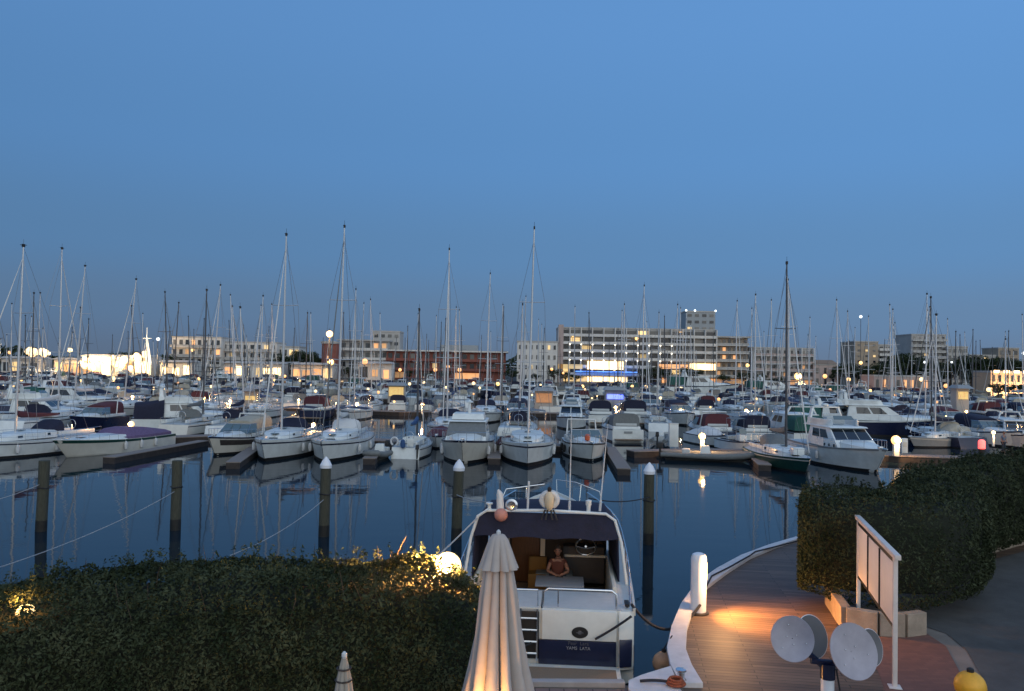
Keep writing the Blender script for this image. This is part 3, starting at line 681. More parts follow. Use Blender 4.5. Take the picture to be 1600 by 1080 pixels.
r = boat('sailboat', 'white sailing yacht at the far left with dark sprayhood, bow cut by the frame', 'sailboat', (-62, 722), 12, R(14))
hA = sailboat(r, 12, 3.9, 1.35, 15.0, cover=M_MAROON, hood=M_NAVY, bimini=None)
fenders(hA, r, (.3, .55), (1,))
r = boat('speedboat', 'low white speedboat with dark side stripe and lamp-lit purple cockpit cover', 'speedboat', (97, 716), 11.0, R(12))
h = Hull(11.5, 3.4, 1.35, .95, 'motor', .88, .52, .62); h.mesh(14).build('hull', M_WHITE2, r, ang=50); h.deck(12).build('deck', M_WHITE, r)
h.band(0, 1, .80, .97, .014).build('stripe', M_GREENH, r)
b = MB(); b.loft([[(-w, y, 1.0), (-w * .85, y, 1.15 + hh * .7), (0, y, 1.15 + hh), (w * .85, y, 1.15 + hh * .7), (w, y, 1.0)] for y, w, hh in ((-4.6, .2, .05), (-3, .9, .16), (-.5, 1.35, .28), (.2, 1.4, .22))], closed=False); b.build('foredeck', M_WHITE, r)
b = MB(); b.loft([[(-w - .02, y, .95), (-w, y, 1.15), (-w * .6, y, 1.2 + hh), (0, y, 1.25 + hh), (w * .6, y, 1.2 + hh), (w, y, 1.15), (w + .02, y, .95)] for y, w, hh in ((-.6, 1.2, .05), (.2, 1.4, .5), (1.5, 1.5, .55), (3.6, 1.5, .35), (5.3, 1.4, .1))], closed=False); b.build('cockpit_cover', M_PURPLE, r)
h.rail(.06, .4, .35, 5, .012, mid=False).build('bow_rail', M_STEEL, r); fenders(h, r, (.45, .6, .75), (1,))
b = MB(); b.box(0, -3.1, 1.30, .5, .5, .04); b.build('hatch', M_GLASS, r, bevel=.01)

r = thing('motor_yacht', 'white flybridge cruiser with black canvas wrapped round its cockpit, left of centre', 'motor boat', (0, 0, 0), 0)
pp = P(290, 672, z=0); r.location = (pp.x, pp.y + 1.0, 0); r.rotation_euler.z = R(108)
h = motorboat(r, 10.5, 3.7, 1.7, 1.25, 'fly', canopy=None, arch=True)
b = arch_cloth(2.3, 5.0, 1.6, 1.62, 1.0, 3.15, 2.75, 10, sq=.3); b.build('cockpit_canopy', M_NAVY, r)

r = boat('cabin_cruiser', 'small cabin cruiser with cream canopy and dark hull band, left of two sailboats', 'cabin cruiser', (331, 713), 8.6, R(9))
h = motorboat(r, 8.6, 3.0, 1.45, 1.1, 'express', canopy=M_CREAM, stripe=M_NAVYH, sideband=M_BEAM, hullm=M_WHITE2)
b = MB(); b.box(0, -1.6, 1.68, .5, .5, .04); b.build('hatch', M_GLASS, r, bevel=.01)

r = boat('sailboat', 'white sailboat with black arched sprayhood, its mast nearly upright beside the cabin cruiser', 'sailboat', (412, 722), 11.8, R(0))
h = sailboat(r, 11.8, 4.0, 1.6, 16.6, hood=M_NAVY, cover=M_GREYC, bimini=M_NAVY, lean=-.004); fenders(h, r, (.35, .6), (1, -1))
r = boat('sailboat', 'white sailboat with the tallest leaning mast, dark bimini and white stern locker', 'sailboat', (505, 724), 12.2, R(0))
h = sailboat(r, 12.2, 4.0, 1.6, 17.3, hood=M_SAILC, cover=M_SAILC, bimini=M_NAVY, lean=.008); fenders(h, r, (.35, .6), (1, -1))
r = boat('tender', 'little grey dinghy squeezed in beside the leaning-mast sailboat', 'dinghy', (581, 722), 3.4, R(10)); rib(r, 3.4, 1.6, M_GREYC)
r = boat('sailboat', 'small sailboat lying stern to camera with horseshoe lifebuoys and blue bundle', 'sailboat', (640, 716), 7.6, R(0)); r.rotation_euler.z = R(176)
h = sailboat(r, 7.6, 2.7, 1.0, 11.3, cover=M_BLUE, hood=None, mastm=M_ALUD, genoa=True)
for x, m_ in ((.85, M_FEND),):
    b = MB(); b.tube([(x + .26 * math.cos(a), 3.72, 1.25 + .3 * math.sin(a)) for a in [R(-60 + 300 * i / 12 - 0) for i in range(13)]], .075, 8); b.build('horseshoe_buoy', m_, r)
b = MB(); b.lathe([(.02, -.35), (.17, -.25), (.2, 0), (.14, .28), (.02, .34)], (.2, 3.8, 1.1), 10); b.build('blue_bundle', M_BLUE, r)
b = MB(); b.box(-.35, 3.72, 1.2, .5, .12, .62); b.build('white_locker', M_WHITE, r, bevel=.05); outboard(r, 3.72, -.9, .5, .9)
r = boat('small_boat', 'small boat under a dark red-brown cover, sterning out beside the blocky white cruiser', 'boat', (681, 702), 6.2, R(2)); motorboat(r, 6.2, 2.4, 1.1, .9, 'covered', canopy=M_MAROON, detail=1)
r = boat('motor_yacht', 'broad white motor cruiser seen bow on, flat canvas windscreen cover, central white radar post', 'motor boat', (722, 727), 10.4, R(1.5))
h = motorboat(r, 10.4, 3.9, 1.75, 1.3, 'sedan', stripe=M_NAVYH, arch=False, hullm=M_GREY if False else M_WHITE2)
F = faces_of(1.56, -2.08, 2.5, 1.35, 1.34, -.47, 2.3, 2.76)
b = MB(); b.on(F['front'], .0, 1.0, .30, .98, .06); b.build('windscreen_cover', M_GREYC, r)
b = MB(); b.frust(1.25, -.3, 2.2, 2.9, 1.15, 0, 2.1, 3.35); b.build('flybridge_cover', M_WHITE, r, bevel=.06)
b = MB(); b.tube([(0, 1.2, 3.3), (0, 1.2, 4.35)], [.13, .07], 8); b.lathe([(.02, 0), (.28, .02), (.3, .1), (.05, .2)], (0, 1.2, 4.1), 10); b.build('radar_post', M_WHITE, r)
fenders(h, r, (.3, .55), (1, -1))
r = boat('small_boat', 'low open boat with brown cover in the gap right of the blocky cruiser', 'boat', (792, 716), 6.6, R(3)); motorboat(r, 6.6, 2.2, 1.0, .85, 'covered', canopy=M_MAROON, hullm=M_WHITE2, detail=1)
b = MB(); b.frust(1.0, -.2, 2.2, 1.4, .9, 0, 2.1, 2.1); b.build('cuddy', M_WHITE, r, bevel=.05)
r = boat('sailboat', 'white sailboat pointing straight at camera, tall central mast with one crosstree', 'sailboat', (824, 730), 12, R(1))
h = sailboat(r, 12, 4.0, 1.7, 17.4, hood=None, cover=M_GREYC, bimini=M_GREYC, lean=.014, genoa=True); fenders(h, r, (.4, .6), (1, -1))
r = boat('motorboat', 'white motorboat with black fenders and people-high clutter, right of the central mast', 'motor boat', (925, 722), 8.4, R(-3))
h = motorboat(r, 8.4, 3.1, 1.4, 1.1, 'express', canopy=None, arch=True, stripe=M_BLACK); fenders(h, r, (.3, .5, .7), (1, -1), M_BLACK)
b = MB(); b.lathe([(.02, 0), (.2, .06), (.22, .35), (.14, .5), (.02, .52)], (-.2, -2.6, 1.45), 10); b.build('orange_bag', M_ORANGE, r)
r = thing('motorboat', 'white sport cruiser lying stern to camera under a pale fitted cover', 'motor boat', tuple(P(977, 692, z=0) + Vector((0, 4.6, 0))), R(184))
h = motorboat(r, 8.6, 3.3, 1.4, 1.2, 'express', canopy=M_GREYC, arch=False); b = MB(); b.box(0, 4.34, .95, .8, .03, .2); b.build('name_plate', M_GREY, r)
r = thing('dinghy', 'small round inflatable dinghy beside the white service pedestal', 'dinghy', tuple(P(1032, 694, z=0)), R(160)); rib(r, 3.4, 1.7, M_GREYC)
r = thing('inflatable_boat', 'grey rigid inflatable boat pointing right at the pontoon end', 'inflatable boat', tuple(P(1112, 722, z=0) + Vector((0, .8, 0))), R(76)); rib(r, 7.2, 2.5, M_GREYC)
r = thing('motorboat', 'small white boat with cream box cabin behind the grey inflatable', 'motor boat', tuple(P(1122, 700, z=0) + Vector((0, 3.0, 0))), R(14))
motorboat(r, 6.4, 2.5, 1.1, .9, 'covered', canopy=M_SAILC, detail=1)
r = thing('motorboat', 'small grey open boat with bimini between the inflatable and the green sailboat', 'motor boat', tuple(P(1176, 712, z=0) + Vector((0, 3.0, 0))), R(12))
motorboat(r, 6.2, 2.3, 1.1, .9, 'open', canopy=M_GREYC)
r = boat('sailboat', 'dark green hulled sailboat with white deck locker and dark mast', 'sailboat', (1258, 741), 9.8, R(-2)); 
h = sailboat(r, 10.2, 3.2, 1.15, 14.8, hullm=M_GREENH, cover=M_GREYC, hood=M_GREYC, stripe=M_WHITE2, mastm=M_ALUD, lean=.0)
b = MB(); b.box(0, -2.9, 1.42, .8, .7, .5); b.build('deck_locker', M_WHITE, r, bevel=.05); fenders(h, r, (.4, .6), (1,))
r = boat('motor_yacht', 'large white cruiser with sloping front, four dark windows and three portholes, right', 'motor boat', (1376, 741), 11.6, R(-5))
h = motorboat(r, 11.6, 4.0, 1.75, 1.4, 'fly', stripe=M_GREY, arch=True)
for t in (.34, .385, .43):
    p_ = h.pt(t, .72)
    b = MB(); b.lathe([(.02, -.02), (.12, -.02), (.12, .02), (.02, .02)], (0, 0, 0), 12); o = b.build('porthole', M_GLASS, r); 
    o.location = (-(p_.x - .0), p_.y, 1.62); o.rotation_euler = (0, R(-80), 0)
fenders(h, r, (.5, .65), (1, -1))
# boats moored beyond / beside the right hand pontoon
r = thing('motor_yacht', 'big motor yacht with navy hull and white topsides behind the bright pontoon lamp', 'motor yacht', tuple(P(1400, 690, z=0) + Vector((1.5, 7.5, 0))), R(78))
motorboat(r, 14.5, 4.4, 2.1, 1.7, 'fly', hullm=M_NAVYH, stripe=M_WHITE, cab=1.15)
r = thing('sailboat', 'low grey sailboat pointing left, small orange-lit tent over its cockpit', 'sailboat', tuple(P(1495, 702, z=0) + Vector((0, 2.8, 0))), R(-62))
h = sailboat(r, 9.4, 3.0, 1.05, 12.6, hullm=M_GREY, cover=M_NAVY, hood=M_CREAM, stripe=M_WHITE2)
b = arch_cloth(1.6, 3.4, 1.0, 1.0, .9, 2.0, 1.9, 8, sq=.7); b.build('cockpit_tent', M_CREAM, r)
r = thing('motorboat', 'white motorboat with tinted screen at the right frame edge, bow up to the pontoon', 'motor boat', tuple(P(1598, 702, z=0) + Vector((1.2, 3.0, 0))), R(-20))
motorboat(r, 8.2, 3.0, 1.4, 1.1, 'sedan')

# ------------------------------------------------------------------ pontoons
def pontoon(label, pts, w=2.2, z=.5, name='pontoon', group='floating pontoons of the marina'):
    root = thing(name, label, 'pontoon', (pts[0][0], pts[0][1], 0), 0, group); pts = [Vector((p[0], p[1], 0)) - root.location for p in pts]
    for nm, m, zz, hh, ex in (('boards', M_BOARD, z, .06, 0), ('float', M_BEAM, z - .061, .62, -.05)):
        b = MB(); rings = []
        for i, p in enumerate(pts):
            t = (pts[min(i + 1, len(pts) - 1)] - pts[max(i - 1, 0)]).normalized(); n = Vector((t.y, -t.x, 0)) * (w / 2 + ex)
            rings.append([p - n + Vector((0, 0, zz - hh)), p + n + Vector((0, 0, zz - hh)), p + n + Vector((0, 0, zz)), p - n + Vector((0, 0, zz))])
        b.loft(rings, closed=True, caps=True); b.build(nm, m, root, smooth=False)
    return root
pl = [P(x, y, z=.5) for x, y in ((-60, 690), (150, 686), (330, 680), (560, 686), (700, 690), (850, 694), (930, 698))]
pontoon('long pontoon behind the first row of boats, left half of the basin', pl, 2.2)
pr2 = [P(x, y, z=.5) for x, y in ((985, 704), (1100, 702), (1215, 703))]
pontoon('short pontoon arm behind the grey inflatable boat', pr2, 1.5)
pr3 = [P(x, y, z=.5) for x, y in ((1330, 708), (1440, 712), (1560, 716), (1680, 722))]
pontoon('pontoon on the right above the hedge, lit by the bright pedestal lamp', pr3, 2.0)
fing = 'finger pontoons between the berths of the first row'
for i, (a, c, lb) in enumerate((((170, 714), (318, 688), 'finger pontoon beside the white speedboat, running up to the left pontoon'),
        ((364, 722), (408, 692), 'finger pontoon between the cabin cruiser and the black-hooded sailboat'),
        ((577, 716), (600, 692), 'finger pontoon between the leaning-mast sailboat and the grey dinghy'),
        ((772, 716), (772, 694), 'short finger pontoon right of the blocky white cruiser'),
        ((975, 732), (952, 698), 'finger pontoon ending just right of the black-fendered motorboat'),
        ((1195, 726), (1170, 704), 'finger pontoon left of the green sailboat'))):
    pontoon(lb, [P(*a, z=.45), P(*c, z=.45)], .95, .45, 'finger_pontoon', fing)
for Yp, xs, lb in ((109, (-95, 96), 'second long pontoon crossing the marina'), (146, (-115, 120), 'third long pontoon crossing the marina'), (186, (-150, 155), 'fourth long pontoon crossing the marina'), (228, (-180, 185), 'farthest long pontoon, close to the town quay')):
    pts = [(xs[0], Yp + 3), (-40, Yp + 1), (0, Yp), (40, Yp), (xs[1], Yp - 2)]
    if Yp == 109: pts = [(-95, 114), (-52, 113), (-30, 112), (-15, 108), (-8, 110), (20, 112), (96, 108)]
    pontoon(lb, pts, 2.4, .55)

# ------------------------------------------------------------------ lamps on pontoons: a pedestal with a lit head
LAMPS = [  # px, py, size, material, phrase
 (205, 663, 1.0, M_L1, 'over the white speedboat'), (795, 672, 1.15, M_L1, 'left of the central sailboat'), (1097, 682, 1.15, M_L1, 'above the grey inflatable boat'), (1400, 688, 1.5, M_L1, 'right of the large white cruiser'),
 (490, 664, .8, M_L3, 'behind the black-hooded sailboat'), (660, 632, .9, M_L2, 'at the bend of the second pontoon'), (962, 637, .9, M_L1, ''), (1063, 641, .8, M_L2, ''), (1166, 642, .9, M_L1, ''), (558, 632, 1, M_L3, ''), (360, 627, .9, M_L2, ''), (163, 624, 1.0, M_L1, ''), (50, 630, .6, M_L2, ''),
 (243, 622, .6, M_L1, ''), (240, 607, .7, M_L3, ''), (178, 592, .7, M_L3, ''), (408, 594, .8, M_L3, ''), (462, 590, .8, M_L2, ''), (740, 599, .8, M_L3, ''), (825, 601, .8, M_L3, ''), (910, 604, .9, M_L1, ''), (988, 604, .8, M_L1, ''), (1032, 622, .7, M_L3, ''), (1123, 624, .8, M_L2, ''), (1213, 626, .9, M_L3, ''), (853, 618, 1.0, M_L1, ''),
 (1478, 652, .8, M_L1, ''), (1552, 676, .7, M_L3, ''), (1408, 617, .7, M_L3, ''), (1470, 612, .8, M_L3, ''), (575, 608, .6, M_L3, ''), (640, 600, .7, M_L3, ''), (330, 604, .7, M_L3, ''), (1064, 607, .8, M_L3, ''), (1345, 604, .7, M_L3, ''), (75, 612, .6, M_L3, ''), (700, 612, .6, M_L1, ''), (925, 622, .5, M_L3, '')]
def lamp(px, py, s, m, phrase):
    z = 1.75; p = P(px, py, z=z)
    r = thing('dock_lamp', '', 'lamp', (p.x, p.y, .5), 0, 'lit pedestal lamps along the pontoons')
    near = p.y < 80
    b = MB(); b.box(0, 0, .5, .26 * s, .22 * s, 1.0) if near else b.box(0, 0, .5, .2, .2, 1.0); b.build('pedestal', M_WHITE, r, bevel=.03 if near else 0)
    rad = .25 * s if near else max(.22, p.y * .0027) * s  # globe oversized so its shape also stands in for the lamp's halo
    b = MB(); b.ball((0, 0, 1.25), rad, 8 if near else 6, 6 if near else 4); b.build('lamp_head', m, r)
    if p.y < 125 and s > .55: point(r, (0, -rad - .14, 1.3), 380 * s if p.y < 80 else 420 * s)
    auto(r, ('lit dock lamp ' + phrase) if phrase else 'small lit dock lamp on a pontoon pedestal', (p.x, p.y, z))
for a in LAMPS: lamp(*a)
lr_ = random.Random(5)
for Yp, n_, w_ in ((110.5, 14, 84), (146, 22, 105), (186, 26, 140), (228, 30, 165)):
    for k in range(n_):
        x = -w_ + 2 * w_ * (k + lr_.uniform(.2, .8)) / n_; q = pix((x, Yp, 1.75)); lamp(q[0], q[1], lr_.uniform(.35, .8), lr_.choice((M_L1, M_L1, M_L3, M_L2)), '')
# white service pedestal, red lamp, right hand pontoon furniture
p = P(1052, 698, z=.5); r = thing('service_pedestal', 'tall plain white service pedestal beside the little round dinghy', 'pedestal', (p.x, p.y, .5))
b = MB(); b.box(0, 0, .95, .75, .5, 1.9); b.build('body', M_WHITE, r, bevel=.04); b = MB(); b.box(0, 0, 1.93, .8, .56, .07); b.build('lid', M_WHITE2, r, bevel=.02)
p = P(1412, 708, z=.5); r = thing('service_pedestal', 'broad white service cabinet right under the brightest pontoon lamp', 'pedestal', (p.x, p.y, .5))
b = MB(); b.box(0, 0, .6, .5, .4, 1.2); b.build('body', M_WHITE, r, bevel=.05); b = MB(); b.box(0, -.21, .7, .3, .02, .4); b.build('door', M_WHITE2, r)
p = P(1534, 708, z=.5); r = thing('red_beacon', 'glowing red cylinder lamp on the right pontoon', 'beacon', (p.x, p.y, .5))
b = MB(); b.lathe([(.2, 0), (.24, .05), (.24, .3), (.2, .34)], (0, 0, 0), 12); b.build('base', M_BLACK, r)
b = MB(); b.lathe([(.22, .34), (.27, .38), (.27, .95), (.18, 1.08), (.02, 1.12)], (0, 0, 0), 14); b.build('lens', M_LR, r)

# ------------------------------------------------------------------ mooring piles in mid basin
for i, (px, py, zt, cap, lb) in enumerate(((64, 830, 2.85, 0, 'tall weathered mooring pile without cap, nearest the left frame edge'), (274, 828, 2.85, 0, 'uncapped olive-brown mooring pile standing below the black-canvas cruiser'),
        (506, 838, 2.75, 1, 'mooring pile with white pointed cap in front of the two white sailboats'), (713, 842, 2.75, 1, 'white capped mooring pile left of the blue canopied motorboat'), (1013, 850, 2.8, 1, 'white capped mooring pile standing alone right of the blue canopied motorboat'))):
    p = P(px, py, z=0); r = thing('mooring_pile', lb, 'pile', (p.x, p.y, 0), 0, 'mooring piles in the middle of the basin')
    r.rotation_euler = (R((.6, -.8, .3, .9, -.5)[i]), R((1.3, .4, 1.0, -.7, .2)[i]), R(i * 50))
    b = MB(); b.tube([(0, 0, .45), (0.01, 0, zt * .6), (0, 0, zt)], [.215, .21, .205], 14); b.build('post', M_PILE, r, ang=60)
    b = MB(); b.tube([(0, 0, -2), (0, 0, .45)], [.22, .218], 14); b.build('tidal_zone', M_PILEW, r, ang=60)
    if cap: b = MB(); b.lathe([(.235, -.06), (.24, .06), (.14, .26), (.02, .40)], (0, 0, zt + .05), 16); b.build('cap', M_CAP, r, ang=25)
    b = MB(); b.tube([(.235 * math.cos(a), .235 * math.sin(a), zt * .62 + .02 * math.sin(a * 3)) for a in [k * math.pi / 6 for k in range(13)]], .022, 5); b.build('rope_ring', M_ROPE, r)
def rope(label, a, c, sag, m=None, r_=.018, n=14, name='mooring_rope'):
    a, c = Vector(a), Vector(c); b = MB()
    b.tube([a.lerp(c, i / n) - Vector((0, 0, sag * 4 * (i / n) * (1 - i / n))) for i in range(n + 1)], r_, 5)
    o = b.build(name, m or M_ROPE, None); o['label'] = label; o['category'] = 'rope'; o['group'] = 'mooring ropes'; return o
def pile_at(px, py): return P(px, py, z=0)
q1, q2, q3, q4, q5 = [pile_at(*q) for q in ((64, 830), (274, 828), (506, 838), (713, 842), (1013, 850))]
up = lambda q, z: Vector((q.x, q.y - .22, z))
rope('pale rope from the second pile down to the lower left', up(q2, 1.6), P(-60, 905, z=1.3), .25, M_ROPEW, .014)
rope('pale rope from the white capped pile down to the left hedge', up(q3, 1.5), P(360, 868, z=1.35), .2, M_ROPEW, .014)
rope('pale rope reaching from the first pile beyond the left frame edge', up(q1, 1.9), P(-120, 800, z=1.8), .2, M_ROPEW, .012)
# ------------------------------------------------------------------ the crowd of boats on the farther pontoons
PROT = {}
def proto(key, cat, fn):
    r = thing(key[0], '', cat, (0, -400, -50)); fn(r); PROT[key[1]] = r
NS = []
for i, (mh, hm, cv, hd, bi) in enumerate(((12, M_WHITE, M_NAVY, M_NAVY, None), (14, M_WHITE2, M_GREYC, M_GREYC, None), (16, M_WHITE, M_BLUE, None, M_NAVY), (15, M_NAVYH, M_CREAM, M_CREAM, None), (17, M_WHITE, M_SAILC, M_NAVY, None))):
    for d in (1, 0):
        proto(('sailboat', 's%d%d' % (i, d)), 'sailboat', lambda r: sailboat(r, 7.2 + mh * .28, 2.4 + mh * .085, 1.15 + mh * .01, mh, hullm=hm, cover=cv, hood=hd, bimini=bi if d else None, detail=d, mastm=M_ALUD if i in (1, 3) else M_ALU))
SH = (12, 14, 16, 15, 17); SC_N = ('white sailboat, navy sail cover', 'cream sailboat, dark mast', 'white sailboat, blue sail cover', 'navy hulled sailboat', 'white sailboat, white sail cover')
MO = [('motorboat', dict(Lh=8.5, B=3.1, style='express', canopy=M_NAVY, arch=False), 'white motorboat, navy canopy'),
      ('motor_yacht', dict(Lh=11, B=3.8, style='fly', fb=1.7, fs=1.3), 'white flybridge cruiser'),
      ('motorboat', dict(Lh=7, B=2.6, style='covered', canopy=M_GREYC, fb=1.2), 'boat under grey fitted cover'),
      ('motorboat', dict(Lh=8, B=3.0, style='sedan', arch=False, hullm=M_GREY), 'grey hulled cabin boat'),
      ('motorboat', dict(Lh=7, B=2.6, style='covered', canopy=M_NAVY, fb=1.2), 'boat under navy fitted cover'),
      ('motorboat', dict(Lh=7.4, B=2.7, style='open', canopy=M_CREAM, fb=1.3), 'open motorboat, cream bimini'),
      ('motor_yacht', dict(Lh=12, B=4.0, style='hardtop', fb=1.8, fs=1.3, hullm=M_WHITE, canopy=M_GREENC), 'large white cruiser, green canopy'),
      ('motorboat', dict(Lh=8.5, B=3.1, style='express', canopy=M_MAROON, arch=True, hullm=M_NAVYH), 'navy motorboat, red-brown canopy')]
for i, (nm, kw, lb) in enumerate(MO):
    for d in (1, 0): proto((nm, 'm%d%d' % (i, d)), 'motor boat', lambda r: motorboat(r, detail=d, **kw))
index_kids()
ROWS = {101: ('before the second pontoon', 'in', 112), 119: ('behind the second pontoon', 'out', 112), 137: ('before the third pontoon', 'in', 146), 155: ('behind the third pontoon', 'out', 146),
        177: ('before the fourth pontoon', 'in', 186), 195: ('behind the fourth pontoon', 'out', 186), 219: ('before the farthest pontoon', 'in', 228), 237: ('behind the farthest pontoon', 'out', 228),
        79: ('behind the nearest pontoon', 'out', 69), 253: ('along the town quay', 'in', 262)}
OCC = {k: [] for k in ROWS}
def free(row, x, w): return all(abs(x - a) > (w + b) for a, b in OCC[row])
def put(key, row, x, rz, scale, base, tilt=0, dy=0, grp=None):
    src = PROT[key]; o = copy_tree(src); o.location = (x, row + dy, 0); o.rotation_euler = (0, tilt, rz); o.scale = (scale,) * 3
    o['group'] = grp or ('boats moored ' + ROWS[row][0]); auto(o, base + ' ' + ROWS[row][0], (x, row, 1.0)); return o
MASTS = [(704, 385), (5, 475), (22, 470), (43, 450), (58, 452), (88, 378), (125, 475), (145, 412), (142, 495), (222, 432), (218, 485), (275, 450), (281, 468), (318, 445), (347, 440), (268, 508), (303, 490), (367, 497), (380, 472), (392, 505),
 (418, 458), (432, 470), (488, 485), (558, 447), (588, 462), (552, 500), (566, 515), (710, 475), (766, 422), (787, 475), (770, 515), (728, 505), (753, 522), (822, 460), (930, 484), (980, 470), (1003, 442), (1046, 490), (1060, 470),
 (1152, 465), (1178, 455), (1172, 478), (1183, 505), (1200, 515), (1245, 430), (1272, 520), (1300, 465), (1342, 480), (1362, 490), (1397, 478), (1392, 505), (1410, 500), (1437, 455), (1446, 480), (1474, 455), (1453, 522), (1490, 540), (1505, 545),
 (12, 520), (75, 510), (170, 520), (200, 515), (330, 520), (460, 510), (505, 525), (620, 525), (668, 520), (690, 500), (850, 510), (880, 525), (955, 530), (1022, 525), (1090, 530), (1120, 520), (1218, 525), (1325, 530), (1380, 528), (1425, 530), (1530, 530), (1560, 540), (1585, 545), (250, 530), (410, 530)]
mr_ = random.Random(21)
MASTS += [(mr_.uniform(0, 1600), mr_.choice((mr_.uniform(455, 500), mr_.uniform(495, 545), mr_.uniform(505, 548)))) for _ in range(85)]
def sail_at(px, py, rows):
    for row in rows:
        p = P(px, py, Y=row); hgt = p.z - .6
        if 10.2 < hgt < 20.8 and free(row, p.x, 1.9):
            i = min(range(5), key=lambda k: abs(SH[k] - hgt) + rnd.random() * 2.2); d = 1 if row < 125 else 0
            OCC[row].append((p.x, 1.9)); base = pix((p.x, row, 1))
            rz = R(rnd.uniform(-4, 4)) + (0 if ROWS[row][1] == 'in' else math.pi)
            if rnd.random() < .25: rz += math.pi
            s = hgt / SH[i]
            tl = R(rnd.uniform(-.8, 4.2) if px < 420 else rnd.uniform(-1, 1.8)); put('s%d%d' % (i, d), row, p.x - math.sin(tl) * hgt, rz, s, SC_N[i], tilt=tl, dy=rnd.uniform(-1, 1)); return True
    return False
for px, py in MASTS:
    if py < 400: rows = [79, 101]
    elif py < 460: rows = [101, 119, 79]
    elif py < 485: rows = [119, 137, 101, 155]
    elif py < 515: rows = [155, 177, 137, 195]
    else: rows = [195, 219, 237, 177, 155]
    if py < 460 and 330 < px < 700: rows = [101, 119]
    sail_at(px, py, rows) or sail_at(px, py, list(ROWS)[:9])

SKIP79 = lambda x: -24 < x < 19.5
# a few motor boats the photograph shows clearly
def special(key, row, px, base, rz=0, s=1.0, dy=0, w=2.2, hl=0):
    x = P(px, 640, Y=row).x; OCC[row].append((x, w)); return put(key, row, x, rz, s, base, dy=dy)
special('m11', 101, 884, 'white flybridge cruiser pointing at camera,', R(-6), .9, dy=-9)
special('m01', 101, 935, 'motorboat with dark canopy and white stern rail,', R(178), 1.1)
special('m01', 101, 985, 'motorboat with black rounded canopy beside the blue lights,', R(180), 1.15)
special('s21', 101, 1010, 'white sailboat with rounded stern towards camera,', R(172), .85, dy=-8)
special('m61', 101, 110, 'big pale cruiser wrapped in a blue-white cover,', R(80), 1.15, dy=1, w=6)
special('m51', 101, 1140, 'open motorboat with white covers,', R(40), 1.0, dy=-12)
special('m11', 79, 30, 'flybridge cruiser lying broadside at the left,', R(95), 1.0, dy=4, w=5)
special('m61', 79, 1400, 'big cruiser lying broadside,', R(85), 1.1, dy=12, w=6)
special('m61', 219, 1100, 'long white superyacht lying broadside before the hotel,', R(88), 1.75, w=10, dy=2)
special('m61', 219, 1215, 'long white motor yacht lying broadside,', R(90), 1.45, w=8, dy=2)
WID = {0: 1.7, 1: 2.05, 2: 1.5, 3: 1.65, 4: 1.5, 5: 1.5, 6: 2.2, 7: 1.7}
for row in (79, 101, 119, 137, 155, 177, 195, 219, 237, 253):
    xm = row * .70 + 4; x = -xm; gap = {79: .5, 101: .45, 119: .45}.get(row, .7)
    lim = xm
    while x < lim:
        k = rnd.choice((0, 0, 1, 2, 3, 4, 4, 5, 6, 7, 7, 0)); w_ = WID[k]; skip = rnd.random() < (.10 if row < 130 else .30)
        if row == 79 and SKIP79(x): x += 1; continue
        if row == 101 and (-13 < x < -4): x += 1; continue
        if not skip and free(row, x, w_):
            OCC[row].append((x, w_)); rz = R(rnd.uniform(-5, 5)) + (0 if ROWS[row][1] == 'in' else math.pi)
            if rnd.random() < .3: rz += math.pi
            put('m%d%d' % (k, 1 if row < 125 else 0), row, x, rz, rnd.uniform(.92, 1.1), MO[k][2], dy=rnd.uniform(-.8, .8)); x += w_ * 2 + gap * rnd.uniform(.3, 1.6)
        else: x += 1.0 if not skip else 3.5
for o in list(PROT.values()):
    for c in [q for q in COL.objects if q.parent == o]: 
        for g in [q for q in COL.objects if q.parent == c]: bpy.data.objects.remove(g)
        bpy.data.objects.remove(c)
    bpy.data.objects.remove(o)

# ------------------------------------------------------------------ the town
M_PLASTER = mat('plaster_white', (.62, .60, .56), .9, var=.1, scale=.3)
M_PLASTG = mat('plaster_grey', (.40, .385, .36), .9, var=.12, scale=.3)
M_BEIGE = mat('plaster_beige', (.36, .29, .22), .9, var=.12, scale=.3)
M_BROWN = mat('plaster_brown', (.24, .17, .12), .9, var=.12, scale=.3)
M_BRICK = mat('brick_red', (.22, .075, .055), .9, var=.2, scale=.5)
M_PINK = mat('plaster_pink', (.42, .33, .30), .9, var=.1, scale=.3)
M_WIN = mat('window_dark', (.02, .026, .032), .12, var=0)
M_WINL = mat('window_lit_warm', (.5, .4, .2), .5, var=0, emit=(1, .66, .28), es=.9)
M_WINW = mat('window_lit_bright', (.6, .5, .3), .5, var=.4, scale=.35, emit=(1, .68, .32), es=2.8)
M_WINO = mat('window_lit_orange', (.6, .4, .2), .5, var=.4, scale=.35, emit=(1, .42, .15), es=.85)
def vary(m, lo, hi, base=None):
    nt = m.node_tree; b = nt.nodes['Principled BSDF']; oi = nt.nodes.new('ShaderNodeObjectInfo'); r = nt.nodes.new('ShaderNodeMapRange')
    nt.links.new(oi.outputs['Random'], r.inputs[0])
    if base:
        mx = nt.nodes.new('ShaderNodeMixRGB'); mx.inputs[1].default_value = (*base[0], 1); mx.inputs[2].default_value = (*base[1], 1); r.inputs['From Min'].default_value = .45
        nt.links.new(r.outputs[0], mx.inputs[0]); nt.links.new(mx.outputs[0], b.inputs['Base Color'])
    else:
        r.inputs['To Min'].default_value = lo; r.inputs['To Max'].default_value = hi; nt.links.new(r.outputs[0], b.inputs['Emission Strength'])
vary(M_WINL, .25, 1.5); vary(M_WINO, .2, 1.2); vary(M_WIN, 0, 0, ((.015, .02, .026), (.20, .19, .17)))
